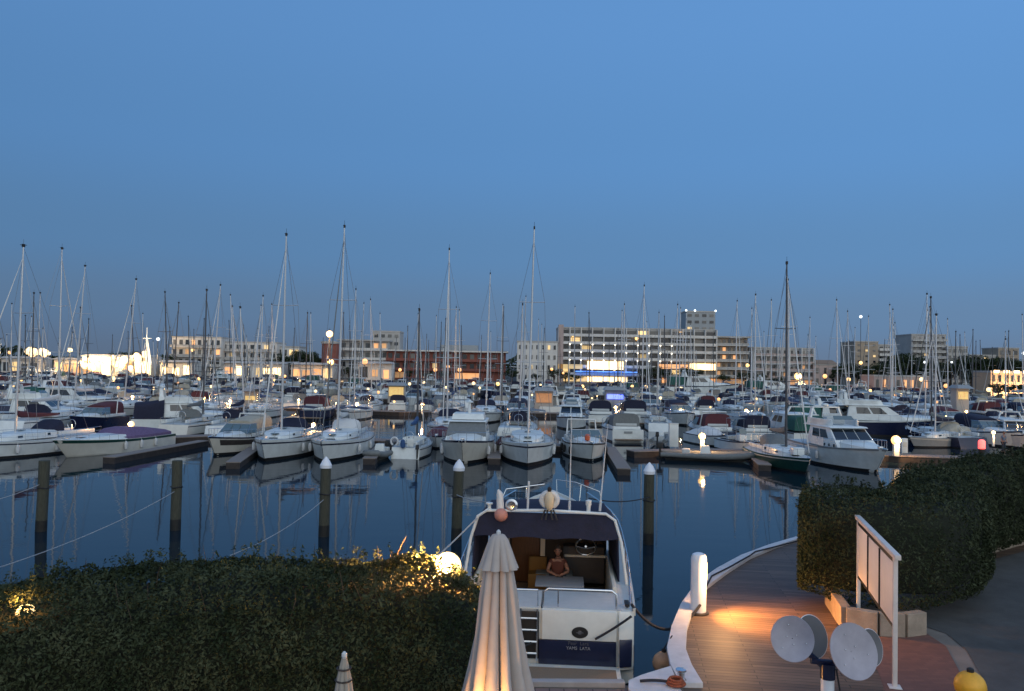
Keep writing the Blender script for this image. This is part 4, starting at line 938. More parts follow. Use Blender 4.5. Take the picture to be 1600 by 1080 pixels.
M_NEON = mat('blue_neon', (.1, .2, .6), .5, var=0, emit=(.08, .26, 1), es=2.2)
WBOX = {}
def winobj(nm, m, parent, x, y, z, w, h, d=.25):
    k = (nm, m.name)
    if k not in WBOX:
        b = MB(); b.box(0, 0, 0, 1, 1, 1); o = b.build(nm, m, parent, smooth=False); WBOX[k] = o.data
    else: o = bpy.data.objects.new(nm, WBOX[k]); COL.objects.link(o); o.parent = parent
    o.location = (x, y, z); o.scale = (w, d, h); return o
def building(name, label, x0, x1, ytop, Y, floors, bays, wall, depth=12, fins=False, slabs=False, lit=.06, winw=.55, winh=.55, ground=None, litm=None, parapet=.5, z0=1.5, cat='building', over=0, every=None):
    ax, bx = P(x0, 560, Y=Y).x, P(x1, 560, Y=Y).x; zt = P((x0 + x1) / 2, ytop, Y=Y).z; w = bx - ax; H = zt - z0
    r = thing(name, label, cat, ((ax + bx) / 2, Y, z0)); b = MB(); b.box(0, depth / 2, H / 2, w, depth, H); b.build('wall', wall, r, smooth=False)
    b = MB(); b.box(0, depth / 2 - over / 2, H + parapet / 2, w + .3 + over, depth + .3 + over, parapet); b.build('roof', M_PLASTG if wall is not M_BRICK else M_PLASTER, r, smooth=False)
    fh = H / floors; bw_ = w / bays; front = -.12 if not slabs else .0
    for f in range(floors):
        for k in range(bays):
            if ground and f == 0: continue
            m = M_WIN; q = rnd.random()
            if q < lit: m = litm or M_WINL
            winobj('window', m, r, -w / 2 + bw_ * (k + .5), -.02, fh * (f + .5), bw_ * winw, fh * winh)
        if slabs and f > 0:
            b = MB(); b.box(0, -.8, fh * f, w + .1, 1.7, .22); b.build('balcony_slab', M_PLASTER if wall is not M_BRICK else M_BRICK, r, smooth=False)
            b = MB(); b.box(0, -1.6, fh * f + .5, w + .1, .08, .75); b.build('balustrade', slabs if not isinstance(slabs, bool) else M_PLASTG, r, smooth=False)
    if fins:
        for k in range(0, bays + 1, fins): b = MB(); b.box(-w / 2 + bw_ * k, -.85, H / 2 + .15, .32, 1.8, H + .3); b.build('fin_wall', M_PLASTER, r, smooth=False)
    if ground:
        for gx0, gx1, gm in ground:
            b = MB(); b.box(-w / 2 + w * (gx0 + gx1) / 2, -.1, fh * .48, w * (gx1 - gx0), .3, fh * .62); b.build('shop_front', gm, r, smooth=False)
    return r, w, H, fh
YB = 283
r, w, H, fh = building('hotel', 'long pale seven storey hotel with balcony grid and brightly lit ground floor', 872, 1118, 515, YB, 7, 14, M_PLASTG, 14, fins=1, slabs=M_PLASTER, lit=.10, winw=.8, winh=.62, ground=((0, .18, M_WINL), (.18, .44, M_WINW), (.44, .66, M_WIN), (.66, 1, M_WINO)))
z_ = P(940, 581, Y=YB - 3).z - 1.5; b = MB(); b.box(-w * .20, -3.2, z_, w * .38, 3.5, .3); b.build('terrace_roof', M_NEON, r, smooth=False)
for x0_, x1_, y0_, y1_, m_ in ((872, 910, 569, 576, M_WINL), (917, 974, 564, 577, M_WINW), (1028, 1075, 569, 576, M_WINO), (1078, 1118, 568, 578, M_WINW)):
    za, zb_ = P(x0_, y1_, Y=YB - 2).z - 1.5, P(x0_, y0_, Y=YB - 2).z - 1.5; xa, xb = P(x0_, 570, Y=YB - 2).x - r.location.x, P(x1_, 570, Y=YB - 2).x - r.location.x
    b = MB(); b.box((xa + xb) / 2, -1.9, (za + zb_) / 2, xb - xa, .2, zb_ - za); b.build('restaurant_front', m_, r, smooth=False)
M_DOT = mat('balcony_light', (.8, .8, .7), .5, var=0, emit=(1, .86, .64), es=4)
for f in (3, 4, 5):
    for k in range(1, 11): winobj('balcony_light', M_DOT, r, -w / 2 + w / 14 * k, -1.9, fh * f - .2, .4, .3)
b = MB(); b.box(-w * .485, -.5, H / 2 + .5, 1.7, 3.0, H + 1.4); b.build('end_wall', M_PINK, r, smooth=False)
rT, wT, HT, _ = building('hotel_tower', 'square grey tower rising behind the right end of the hotel', 1071, 1117, 488, YB + 16, 11, 4, M_GREY, 10, lit=.08, winh=.4)
for dx in (-wT / 2, -wT / 5, wT / 2): b = MB(); b.ball((dx, -.3, HT + .6), .42, 6, 4); b.build('roof_lamp', M_L4, rT)
building('annex', 'lower annex with warm lit top floor and flat roof right of the hotel', 1119, 1168, 528, YB + 2, 6, 6, M_BEIGE, 12, slabs=M_PLASTG, lit=.2, litm=M_WINO, over=1.5, ground=((0, 1, M_WINO),))
building('apartment_block', 'pinkish grey apartment block with rows of small balcony lights, right of the annex', 1176, 1269, 545, YB + 4, 5, 10, M_PLASTG, 12, fins=2, slabs=M_PINK, lit=.07, litm=M_WINO, ground=((.62, 1, M_WINO),))
building('apartment_block', 'white apartment block with small dark windows left of the hotel', 808, 871, 535, YB - 3, 4, 7, M_PLASTER, 11, lit=.05, winw=.38, winh=.42)
r, w, H, fh = building('brick_building', 'long low red brick building with pale flat roof line', 604, 790, 550, YB + 4, 3, 16, M_BRICK, 14, slabs=M_BRICK, lit=.04, over=1.6, ground=((.0, .16, M_WINO), (.58, .78, M_WINO)))
b = MB(); b.box(w * .1, 8, H + 1.6, w * .32, 5, 2.2); b.build('plant_room', M_GREY, r, smooth=False)
building('round_block', 'pale terrace building with curved upper storeys left of the red brick one', 530, 606, 533, YB + 6, 4, 6, M_PLASTG, 12, slabs=M_PLASTER, lit=.1, litm=M_WINO, over=1.2)
r, w, H, fh = building('water_tower', 'little round topped block rising above the terrace building', 582, 624, 519, YB + 12, 6, 4, M_PLASTG, 10, lit=.05, winh=.4)
# round brick tower
p = P(516, 560, Y=YB - 4); zt = P(516, 533, Y=YB - 4).z; r = thing('brick_tower', 'round red brick tower behind the tall glaring lamp', 'tower', (p.x, p.y, 1.5))
b = MB(); b.lathe([(3.0, 0), (3.0, zt - 2.5)], (0, 0, 0), 18); b.build('wall', M_BRICK, r); b = MB(); b.lathe([(3.3, zt - 2.5), (3.4, zt - 1.7), (.1, zt - 1.3)], (0, 0, 0), 18); b.build('roof', M_PLASTG, r)
for k in range(3): winobj('window', M_WINO, r, 0, -3.0, 2.2 + k * 2.6, 1.0, 1.2)
building('apartment_block', 'white four storey apartment house behind the far masts, left', 268, 345, 528, YB + 6, 4, 8, M_PLASTER, 12, slabs=M_PLASTG, lit=.14, litm=M_WINO)
building('apartment_block', 'stepped white block beside the left apartment house', 345, 432, 536, YB + 10, 4, 8, M_PLASTER, 12, slabs=M_PLASTG, lit=.10)
building('apartment_block', 'small white block at the left edge of the tree gap', 432, 468, 543, YB + 14, 3, 4, M_PLASTER, 10, lit=.08)
r, w, H, fh = building('house', 'little pale pink house with a low pitched roof right of the apartment block', 1271, 1308, 571, YB + 2, 2, 3, M_PINK, 10, lit=0, winw=.3)
b = MB(); b.hexa([(-w / 2 - .4, -.4, H + .5), (w / 2 + .4, -.4, H + .5), (w / 2 + .4, 10.4, H + .5), (-w / 2 - .4, 10.4, H + .5), (-w / 2 - .2, 4.8, H + 2), (w / 2 + .2, 4.8, H + 2), (w / 2 + .2, 5.2, H + 2), (-w / 2 - .2, 5.2, H + 2)]); b.build('pitched_roof', M_BROWN, r, smooth=False)
building('tower_block', 'brown slab tower with pale balconies on its right side', 1336, 1372, 535, YB + 30, 8, 3, M_BEIGE, 14, lit=.03, winw=.3, winh=.35)
building('tower_block', 'pale stepped balconied block attached right of the brown slab tower', 1372, 1392, 540, YB + 31, 8, 2, M_PLASTG, 12, slabs=M_PLASTER, lit=.05)
building('tower_block', 'grey tower block with stepped balconies behind dark trees', 1424, 1478, 524, YB + 40, 9, 6, M_PLASTG, 14, slabs=M_PLASTG, lit=.04, winw=.4)
building('apartment_block', 'grey block right of the grey tower block', 1480, 1512, 543, YB + 38, 6, 4, M_PLASTG, 12, lit=.05)
building('house', 'small beige rooftop house above the dark trees at the right', 1560, 1592, 545, YB + 60, 5, 3, M_BEIGE, 12, lit=.05)
building('villa', 'pale villa glimpsed through trees near the right edge', 1515, 1556, 556, YB + 55, 4, 4, M_PLASTG, 12, lit=.1)
r, w, H, fh = building('boathouse', 'long low pink harbour building below the two tower blocks', 1366, 1452, 589, 250, 1, 8, M_PINK, 10, lit=.3, litm=M_WINO, winw=.4)
r, w, H, fh = building('colonnade', 'warm floodlit low colonnade at the right edge', 1548, 1625, 583, 205, 2, 8, mat('lit_plaster', (.50, .36, .24), .8, var=.1), 8, lit=.0, winw=.35, z0=1.5)
for k in range(5): winobj('uplight', mat('uplight_glow', (1, .8, .5), .5, var=0, emit=(1, .62, .30), es=4), r, -w / 2 + w * (k + .5) / 5, -.5, H + .3, 1.4, .7)
ld = bpy.data.lights.new('wall_wash', 'AREA'); ld.shape = 'RECTANGLE'; ld.size = w; ld.size_y = .5; ld.energy = 2600; ld.color = (1, .62, .34)
lo = bpy.data.objects.new('wall_wash', ld); COL.objects.link(lo); lo.parent = r; lo.location = (0, -4, .6); lo.rotation_euler = (R(115), 0, 0)
struct(MB().box(205, 232, .75, 170, 62, 1.5).build('right_quay', M_CONC, smooth=False))
# brightly lit restaurants at the left
for i, (x0, x1, yt, Y, lb, gm) in enumerate(((2, 60, 560, 266, 'low restaurant pavilion with orange lit front at the left edge', M_WINO), (84, 128, 562, 268, 'low pavilion with a pale roof left of the glaring restaurants', M_WINO), (128, 176, 557, 266, 'glaring lit restaurant pavilion, left one of the pair', M_WINW), (178, 236, 558, 267, 'glaring lit restaurant pavilion, right one of the pair', M_WINW), (250, 300, 566, 268, 'lit kiosk row below the white apartment house', M_WINW), (350, 440, 568, 269, 'low quayside bar with bright front under the stepped block', M_WINW), (455, 520, 570, 268, 'quayside bar beside the brick tower', M_WINO), (560, 612, 568, 268, 'quayside cafe with orange front left of the brick building', M_WINO))):
    ax, bx = P(x0, 570, Y=Y).x, P(x1, 570, Y=Y).x; zt = P((x0 + x1) / 2, yt, Y=Y).z; w = bx - ax; H = max(3.2, zt - 1.5)
    r = thing('restaurant_pavilion', lb, 'restaurant', ((ax + bx) / 2, Y, 1.5)); b = MB(); b.box(0, 4, H / 2, w, 8, H); b.build('wall', M_PLASTER, r, smooth=False)
    b = MB(); b.frust(w / 2 + .3, -1.5, 8.5, H, w / 2 - 1, 0, 7, H + .7); b.build('roof', M_PLASTG, r, smooth=False)
    n = max(3, int(w / 3))
    for k in range(n): winobj('glass_front', rnd.choice((gm, gm, M_WINL, M_WINO, M_WIN) if not 125 < x0 < 240 else (gm, gm, M_WINO)), r, -w / 2 + w * (k + .5) / n, -.05, H * rnd.uniform(.35, .5), w / n * rnd.uniform(.5, .85), H * rnd.uniform(.4, .7))
    if gm is M_WINW:
        hot = 125 < x0 < 240; q = n * 2 if hot else n // 2
        if hot: point(r, (0, -7, H), 16000, (1, .66, .34), 1.0)
        for k in range(q): b = MB(); b.ball((-w / 2 + w * (k + rnd.uniform(.2, .8)) / q, -2.4 - rnd.random() * 2, H * rnd.uniform(.35, 1.25) if hot else H - .6), rnd.uniform(.4, 1.35) if hot else .34, 8, 6); b.build('flood_lamp' if hot else 'ceiling_lamp', M_L3 if rnd.random() < .7 else M_L1, r)
# street lamps and floodlight masts of the town
TL = [(515, 522, 112, .62, M_L1, 'very bright tall lamp on a pole before the brick tower', .8), (517, 566, 262, 1.3, M_L1, 'bright lower lamp on the quay under the brick tower', .8), (1247, 588, 255, 1.5, M_L1, 'glaring yellow lamp before the pink apartment block', 1),
      (50, 550, 262, 1.2, M_L3, 'cluster floodlight mast at far left, left one', 0), (68, 551, 262, 1.1, M_L3, 'cluster floodlight mast at far left, right one', 0), (109, 547, 262, 1.0, M_L3, 'single floodlight mast between the left pavilions', 0), (15, 551, 262, .7, M_L2, 'small orange street lamp at the left frame edge', 0),
      (570, 565, 262, 1.2, M_L2, 'orange lamp in front of the terrace building', 0), (445, 588, 258, .6, M_L2, 'low orange quay lamp below the tree gap', 0), (960, 577, 264, .6, M_L3, 'white lamp on the hotel terrace', 0), (995, 529, 282, .8, M_L1, 'lit globe on an upper hotel balcony', 0), (895, 525, 282, .5, M_L1, 'small lit lamp on a top floor hotel balcony', 0),
      (1063, 519, 282, .4, M_L1, 'little lamp at the foot of the hotel tower', 0), (1168, 571, 270, .8, M_L1, 'round lamp at the right corner of the annex', 0), (1345, 495, 300, .7, M_L4, 'white lamp on a tall mast beside the brown slab tower', 0), (1345, 567, 262, .7, M_L1, 'street lamp in front of the brown slab tower', 0),
      (1326, 593, 258, .8, M_L1, 'street lamp by the dark bushes right of the pink house', 0), (1445, 566, 262, .5, M_L4, 'white street lamp under the grey tower block', 0), (1487, 566, 262, .4, M_L4, 'white street lamp right of the grey tower block', 0), (1599, 552, 262, .6, M_L4, 'white lamp at the right frame edge above the colonnade', 0),
      (1545, 609, 200, .7, M_L3, 'bright lamp left of the floodlit colonnade', 0), (1289, 588, 262, .9, M_L2, 'orange street lamp before the pink house', 0), (247, 530, 262, .7, M_L4, 'white lamp near the illuminated rig', 0), (301, 547, 268, .7, M_L1, 'lamp in front of the white apartment house', 0),
      (862, 577, 262, .6, M_L2, 'orange lamp among bushes left of the hotel', 0), (880, 583, 262, .5, M_L2, 'second orange lamp among bushes below the hotel', 0), (1136, 602, 250, .6, M_L1, 'quay lamp below the annex', 0), (1100, 600, 250, .7, M_L3, 'white quay lamp below the hotel tower', 0), (1440, 593, 248, .8, M_L3, 'bright lamp on the long pink harbour building', 0), (1478, 603, 244, .8, M_L2, 'orange lamp at the right end of the harbour building', 0), (680, 578, 262, .8, M_L2, 'left orange lamp at the brick building front', 0), (718, 578, 262, .8, M_L2, 'right orange lamp at the brick building front', 0), (700, 573, 262, .7, M_L2, 'middle orange lamp at the brick building front', 0), (625, 578, 262, .7, M_L2, 'orange lamp at the left end of the brick building', 0), (778, 600, 200, .6, M_L1, 'warm lamp over the far boats below the brick building', 0)]
for px, py, Y, s, m, lb, pt in TL:
    p = P(px, py, Y=Y); base = 1.5 if Y > 240 else .5
    if 204 < Y < 206: base = 1.5
    r = thing('street_lamp', lb, 'street lamp', (p.x, p.y, base), 0, 'lamps of the town quay')
    b = MB(); b.tube([(0, 0, 0), (0, 0, p.z - base)], .09, 6); b.build('pole', M_ALUD, r)
    if 'cluster' in lb:
        for dx, dz in ((-1.5, .1), (-.5, .5), (.6, .1), (1.6, -.2), (.1, -.7)): b = MB(); b.ball((dx, 0, p.z - base + dz), s * rnd.uniform(.6, 1.1), 8, 6); b.build('lamp_head', m, r)
    else:
        b = MB(); b.ball((0, 0, p.z - base), s * .8, 10, 8); b.build('lamp_head', m, r)
        if pt: point(r, (0, -s * .8 - .5, p.z - base), 3500 if Y > 200 else 1500, size=.5)
# illuminated rig
p = P(228, 575, Y=262); zt = P(228, 512, Y=262).z; r = thing('illuminated_mast', 'tall mast with floodlit white rig glowing left of the apartment house', 'mast', (p.x, p.y, 1.5))
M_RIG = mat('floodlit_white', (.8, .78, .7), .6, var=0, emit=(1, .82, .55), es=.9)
hh = zt - 1.5; b = MB(); b.tube([(0, 0, 0), (0, 0, hh)], [.22, .08], 8); b.build('mast', M_RIG, r); b = MB(); b.tube([(-1.6, 0, hh * .78), (1.6, 0, hh * .78)], .1, 6); b.build('yard', M_RIG, r)
b = MB(); b.tube([(-1.8, 0, hh * .25), (1.8, 0, hh * .25)], .1, 6); b.build('yard', M_RIG, r)
b = MB(); b.slab([(.2, .1, hh * .27), (1.8, .1, hh * .27), (1.1, .1, hh * .5), (.2, .1, hh * .8)], .05); b.build('sail', M_RIG, r, smooth=False); b = MB(); b.tube([(0, 0, hh * .85), (-1.6, 0, hh * .25)], .05, 4); b.build('stay', M_RIG, r)
M_KI2 = mat('kiosk_lit_yellow', (.6, .45, .2), .6, var=.4, scale=2, emit=(1, .66, .22), es=.55)
M_KIO = mat('kiosk_lit_wood', (.4, .22, .12), .6, var=.3, scale=2, emit=(1, .42, .16), es=.28)
# lights of bars and signs low on the pontoons
for px, py, zc, w_, h_, m, lb in ((962, 620, 0, 2.6, .7, M_LB, 'blue lit stall panel between the black canopied boats'), (619, 612, 0, 2.4, 1.5, M_KI2, 'yellow lit cabin stall behind the second pontoon'), (850, 622, 0, 2.2, 1.3, M_KIO, 'orange lit floating kiosk right of the central mast'), (1505, 618, 0, 1.4, 1.1, M_KI2, 'white lit kiosk on the right side pontoon'), (392, 622, 0, 1.6, .6, M_KI2, 'yellow lit tented stall behind the dark sailboats')):
    Yk = 115 if px not in (850,) else 109; Yk = {850: 113, 962: 120, 619: 132, 1505: 114, 392: 115}[px]
    p = P(px, py, Y=Yk); r = thing('kiosk', lb, 'kiosk', (p.x, p.y, .5)); q = p.z - .5
    b = MB(); b.box(0, .9, q / 2 + .5, w_ + .4, 1.6, q + 1.0); b.build('wall', M_PLASTG, r, smooth=False); b = MB(); b.box(0, 0, q, w_, .1, h_); b.build('lit_panel', m, r, smooth=False)
    b = MB(); b.frust(w_ / 2 + .5, -.8, 2.1, q + 1.0, w_ / 2 + .1, 0, 1.5, q + 1.5); b.build('roof', M_GREY, r, smooth=False)

# ------------------------------------------------------------------ trees
def tree_proto(seed, kind='broad'):
    r = thing('tree', '', 'tree', (0, -400, -50)); rs = np.random.RandomState(seed); q = random.Random(seed)
    b = MB(); b.tube([(0, 0, 0), (.1, 0, 1.6), (.0, .1, 3.4)], [.28, .22, .16], 8)
    cl = []
    for k in range(11):
        a = q.uniform(0, 6.28); rr = q.uniform(.6, 2.5) if kind == 'broad' else q.uniform(.2, 1.2); z = q.uniform(3.2, 6.6)
        c = (rr * math.cos(a), rr * math.sin(a), z); cl.append((c, q.uniform(.8, 1.5) * (1 if kind == 'broad' else .75)))
        b.tube([(0, .05, q.uniform(1.6, 3.3)), (c[0] * .5, c[1] * .5, z * .75), c], [.12, .07, .03], 5)
    b.build('trunk', M_BARK, r)
    P_, N_ = [], []
    for c, s in cl:
        n = 260; d = rs.normal(0, 1, (n, 3)); d /= np.linalg.norm(d, axis=1)[:, None]; rad = s * (1 - np.abs(rs.normal(0, .22, n)))[:, None]
        P_.append(np.array(c) + d * rad * np.array([1, 1, .8])); N_.append(d)
    leaf_cloud('crown', np.concatenate(P_), np.concatenate(N_), .17, M_TREE, r, seed); return r
TP = [tree_proto(s) for s in (1, 2, 3)]; index_kids()
TREES = [(172, 552, 276), (186, 548, 280), (200, 547, 282), (214, 549, 280), (232, 552, 278), (250, 555, 279), (262, 553, 281), (352, 572, 272), (395, 572, 272), (428, 560, 280), (452, 548, 286), (470, 545, 288), (484, 548, 286), (498, 550, 284), (545, 572, 274), (640, 583, 270), (668, 584, 269), (695, 583, 270), (800, 578, 274), (838, 582, 270), (866, 575, 272), (884, 580, 268), (900, 584, 266), (1012, 575, 272), (1024, 571, 274), (1040, 574, 273), (1072, 572, 272), (1084, 576, 270), (1130, 583, 268), (1160, 580, 268), (1190, 584, 268), (1215, 586, 268),
         (1312, 569, 284), (1326, 566, 286), (1340, 568, 284), (1356, 570, 282), (1374, 566, 284), (1392, 556, 296), (1406, 552, 300), (1420, 550, 302), (1434, 556, 300), (1450, 566, 290), (1468, 564, 290), (1486, 560, 292), (1504, 556, 292), (1520, 553, 290), (1536, 552, 290), (1550, 556, 284), (1566, 557, 282), (1582, 558, 280), (1598, 559, 280), (1528, 575, 262), (1545, 580, 256), (1515, 580, 262),
         (1560, 612, 190), (1576, 610, 192), (1592, 612, 190), (1606, 610, 192), (20, 556, 280), (40, 560, 280), (80, 562, 276), (100, 560, 278)]
for i, (px, yt, Y) in enumerate(TREES):
    p = P(px, yt, Y=Y); o = copy_tree(TP[i % 3]); hgt = max(3.5, p.z - 1.5); s = hgt / 7.6
    o.location = (p.x, p.y, 1.5); o.rotation_euler = (0, 0, rnd.uniform(0, 6)); wd = s * rnd.uniform(1.0, 1.35) * (1.25 if hgt < 6 else 1); o.scale = (wd, wd, s); o['group'] = 'trees along the town quay'
    auto(o, 'dark broad crowned tree' if hgt > 6.5 else 'low dark bushy tree', (p.x, p.y, p.z))
for o in TP:
    for c in [q for q in COL.objects if q.parent == o]: bpy.data.objects.remove(c)
    bpy.data.objects.remove(o)
# distant wooded skyline, too far to tell one tree from the next
rs = np.random.RandomState(4); n = 26000
xx = rs.uniform(-420, 460, n); hgt = 6.5 + 3.2 * np.sin(xx * .021 + 1) + 2.2 * np.sin(xx * .075) + 1.3 * np.sin(xx * .31); hgt = np.maximum(3, hgt)
pts = np.stack([xx, rs.uniform(345, 362, n), 1.5 + hgt * np.sqrt(rs.uniform(0, 1, n))], 1)
o = leaf_cloud('far_wood', pts, rs.normal(0, 1, (n, 3)), .9, M_TREE, None, 5); tag(o, 'distant dark wooded skyline behind the town', 'woodland', kind='stuff')
# ------------------------------------------------------------------ the motorboat at the near quay
HL, HB = 11.6, 4.3
YAW = R(4)
sx, sy = P(846, 1010, Y=17.4).x, 17.4
HERO = thing('motorboat', 'white and navy cabin motorboat stern to the near quay under a navy canvas top', 'motor boat', (sx + math.sin(YAW) * HL / 2, sy + math.cos(YAW) * HL / 2, .22), math.pi - YAW)
def Q(x, f, z): return Vector((-x, HL / 2 - f, z))
def hw(x, f, z): return HERO_M @ Q(x, f, z)
HERO_M = Matrix.Translation(HERO.location) @ Matrix.Rotation(math.pi - YAW, 4, 'Z')
h = Hull(HL, HB, 2.2, 1.5, 'motor', .93, .52, .66)
h.mesh(18).build('hull', M_WHITE, HERO, ang=50)
# open deck: side decks and foredeck only, the cockpit stays open
b = MB(); n = 16
for sd in (1, -1):
    rings = []
    for i in range(n + 1):
        t = .30 + .70 * i / n; w_ = h.w(t) - .02; y = h.pt(t, 1).y; z = h.h(t) - .01; wi = 1.62 if t > .40 else w_ * .8
        wi = min(wi, w_ - .1); rings.append([(sd * w_, y, z), (sd * wi, y, z + .02), (sd * wi, y, z - .25)])
    b.loft(rings, closed=False, flip=sd < 0)
b.build('side_deck', M_DECK, HERO)
h.deck(8, 0, .42, -.03, .12).build('foredeck', M_DECK, HERO)
h.band(0, 1, .94, 1.03, .03).build('rubbing_strake', M_WHITE2, HERO)
h.band(.05, 1, .10, .52, .012).build('navy_band', M_NAVYH, HERO)
def bx(b, x, f, z, sx_, sf, sz): b.box(-x, HL / 2 - f, z, sx_, sf, sz); return b
# transom: white upper panel, navy lower panel, sun pad on top
bx(MB(), .81, -.03, 1.17, 1.62, .09, .64).build('transom_panel', M_WHITE, HERO, bevel=.02)
bx(MB(), .78, -.035, .56, 1.68, .09, .56).build('navy_panel', M_NAVYH, HERO, bevel=.015)
b = MB(); bx(b, .82, .68, 1.44, 1.62, 1.36, .14); bx(b, -.84, .68, 1.44, 1.62, 1.36, .14); b.build('aft_deck', M_DECK, HERO, bevel=.03)
for sd in (1, -1):
    b = MB(); b.hexa([Q(sd * 1.66, -.22, .28), Q(sd * 2.0, -.10, .28), Q(sd * 2.04, .5, .28), Q(sd * 1.66, .5, .28), Q(sd * 1.66, -.05, 1.50), Q(sd * 1.98, .0, 1.50), Q(sd * 2.0, .5, 1.52), Q(sd * 1.66, .5, 1.52)]); b.build('stern_quarter', M_WHITE, HERO, bevel=.07)
    b = MB(); b.hexa([Q(sd * 1.68, -.245, .36), Q(sd * 1.95, -.150, .36), Q(sd * 1.95, -.05, .36), Q(sd * 1.68, -.05, .36), Q(sd * 1.68, -.165, .92), Q(sd * 1.96, -.09, .92), Q(sd * 1.96, -.0, .92), Q(sd * 1.68, -.0, .92)]); b.build('quarter_panel', M_NAVYH, HERO, bevel=.02)
b = MB(); bx(b, .1, -.55, .27, 3.2, 1.0, .10); b.build('swim_platform', M_WHITE, HERO, bevel=.03)
b = MB(); bx(b, .1, -.62, .333, 3.0, .62, .02); b.build('platform_teak', M_TEAK, HERO)
# stern steps in a dark recess left of the transom panel
bx(MB(), -1.08, -.03, 1.17, 1.1, .09, .64).build('transom_side', M_WHITE, HERO, bevel=.02); bx(MB(), -1.08, -.035, .56, 1.15, .09, .56).build('navy_side_panel', M_NAVYH, HERO, bevel=.015)
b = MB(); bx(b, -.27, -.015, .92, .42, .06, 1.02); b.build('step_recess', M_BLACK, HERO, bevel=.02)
b = MB()
for k in range(4): b.tube([Q(-.46, -.10, .55 + k * .25), Q(-.10, -.10, .55 + k * .25)], .024, 6)
b.tube([Q(-.46, -.10, .4), Q(-.46, -.10, 1.5)], .02, 6); b.tube([Q(-.10, -.10, .4), Q(-.10, -.10, 1.5)], .02, 6); b.build('boarding_ladder', M_STEEL, HERO)
# emblem and lettering
b = MB(); b.lathe([(.01, 0), (.15, 0), (.155, .012), (.01, .014)], (0, 0, 0), 24, sx=1.15, sy=.8); o = b.build('emblem', M_BLACK, HERO); o.location = Q(.83, -.078, 1.03); o.rotation_euler = (R(-90), 0, 0)
b = MB(); b.lathe([(.01, 0), (.05, 0), (.05, .01), (.01, .012)], (0, 0, 0), 6); b.box(.0, 0, .006, .16, .02, .01); o = b.build('emblem_star', M_STEEL, o); o.location = (0, 0, .012)
def text(s, size, loc, m, parent, name='lettering', rot=(R(90), 0, math.pi)):
    c = bpy.data.curves.new(name, 'FONT'); c.body = s; c.size = size; c.extrude = .003; c.align_x = 'CENTER'; c.materials.append(m)
    o = bpy.data.objects.new(name, c); COL.objects.link(o); dg = bpy.context.evaluated_depsgraph_get(); me = bpy.data.meshes.new_from_object(o.evaluated_get(dg)); bpy.data.objects.remove(o)
    o = bpy.data.objects.new(name, me); COL.objects.link(o); o.parent = parent; o.location = loc; o.rotation_euler = rot; return o
M_LET = mat('lettering_grey', (.30, .31, .34), .5, var=0); M_LET2 = mat('lettering_dim', (.07, .075, .10), .5, var=0)
text('YAMS  LATA', .095, Q(.80, -.090, .66), M_LET, HERO); text('Pear  Lara', .11, Q(.80, -.090, .76), M_LET2, HERO)
b = MB(); b.tube([Q(.02, .1, 1.5), Q(.02, .1, 1.82), Q(.12, .1, 1.9), Q(1.52, .1, 1.9), Q(1.62, .1, 1.82), Q(1.62, .1, 1.5)], .024, 7); b.tube([Q(.35, .1, 1.5), Q(.35, .1, 1.9)], .018, 6); b.tube([Q(-1.75, .1, 1.5), Q(-1.75, .1, 1.86), Q(-.10, .1, 1.86), Q(-.10, .1, 1.5)], .022, 7); b.build('stern_rail', M_STEEL, HERO)
# cockpit
b = MB(); bx(b, 0, 3.2, .62, 3.3, 3.8, .08); b.build('cockpit_sole', M_TEAK, HERO)
for sd in (1, -1):
    b = MB(); bx(b, sd * 1.66, 3.2, 1.15, .10, 3.7, 1.0); b.build('cockpit_side', M_WHITE2, HERO, bevel=.02)
b = MB(); bx(b, 0, 1.42, 1.1, 3.2, .1, .8); bx(b, 0, 1.75, .9, 3.0, .5, .45); b.build('aft_bench', M_GREYC, HERO, bevel=.05)
M_MAHO = mat('mahogany_door', (.085, .034, .010), .5, var=.25, scale=5, stretch=(8, 8, 1))
b = MB(); bx(b, 0, 5.1, 1.62, 3.3, .1, 2.0); b.build('bulkhead', mat('interior_dark', (.03, .026, .024), .8), HERO)
b = MB(); bx(b, -.62, 5.02, 1.62, .78, .07, 1.8); b.build('cabin_door', M_MAHO, HERO, bevel=.015)
b = MB(); bx(b, -.14, 5.0, 1.65, .13, .10, 1.8); bx(b, -1.25, 5.0, 1.65, .34, .08, 1.8); b.build('door_frame', M_WHITE2, HERO, bevel=.01)
b = MB(); bx(b, 1.0, 4.75, 1.35, 1.15, .5, 1.0); b.build('helm_console', mat('console_dark', (.05, .045, .045), .6), HERO, bevel=.05)
b = MB(); bx(b, 1.05, 4.42, 1.62, 1.15, .10, .06); b.build('console_trim', M_WHITE2, HERO, bevel=.01)
b = MB(); c = Q(1.05, 4.32, 1.90); b.tube([(c.x + .27 * math.cos(a), c.y + .10 * math.sin(a), c.z + .25 * math.sin(a)) for a in [k * math.pi / 10 for k in range(21)]], .024, 6, False); b.tube([(c.x - .26, c.y, c.z), (c.x, c.y + .02, c.z - .05), (c.x + .26, c.y, c.z)], .02, 5); b.tube([c, c + Vector((0, -.3, -.05))], .03, 6); b.build('steering_wheel', M_STEEL, HERO)
b = MB(); bx(b, -.25, 4.2, .95, .5, .5, .5); bx(b, -.25, 4.42, 1.35, .5, .12, .45); b.build('yellow_seat', mat('seat_ochre', (.16, .08, .012), .7), HERO, bevel=.05)
b = MB(); bx(b, .20, 4.25, .95, 1.0, .55, .55); b.build('helm_bench', M_GREYC, HERO, bevel=.05)
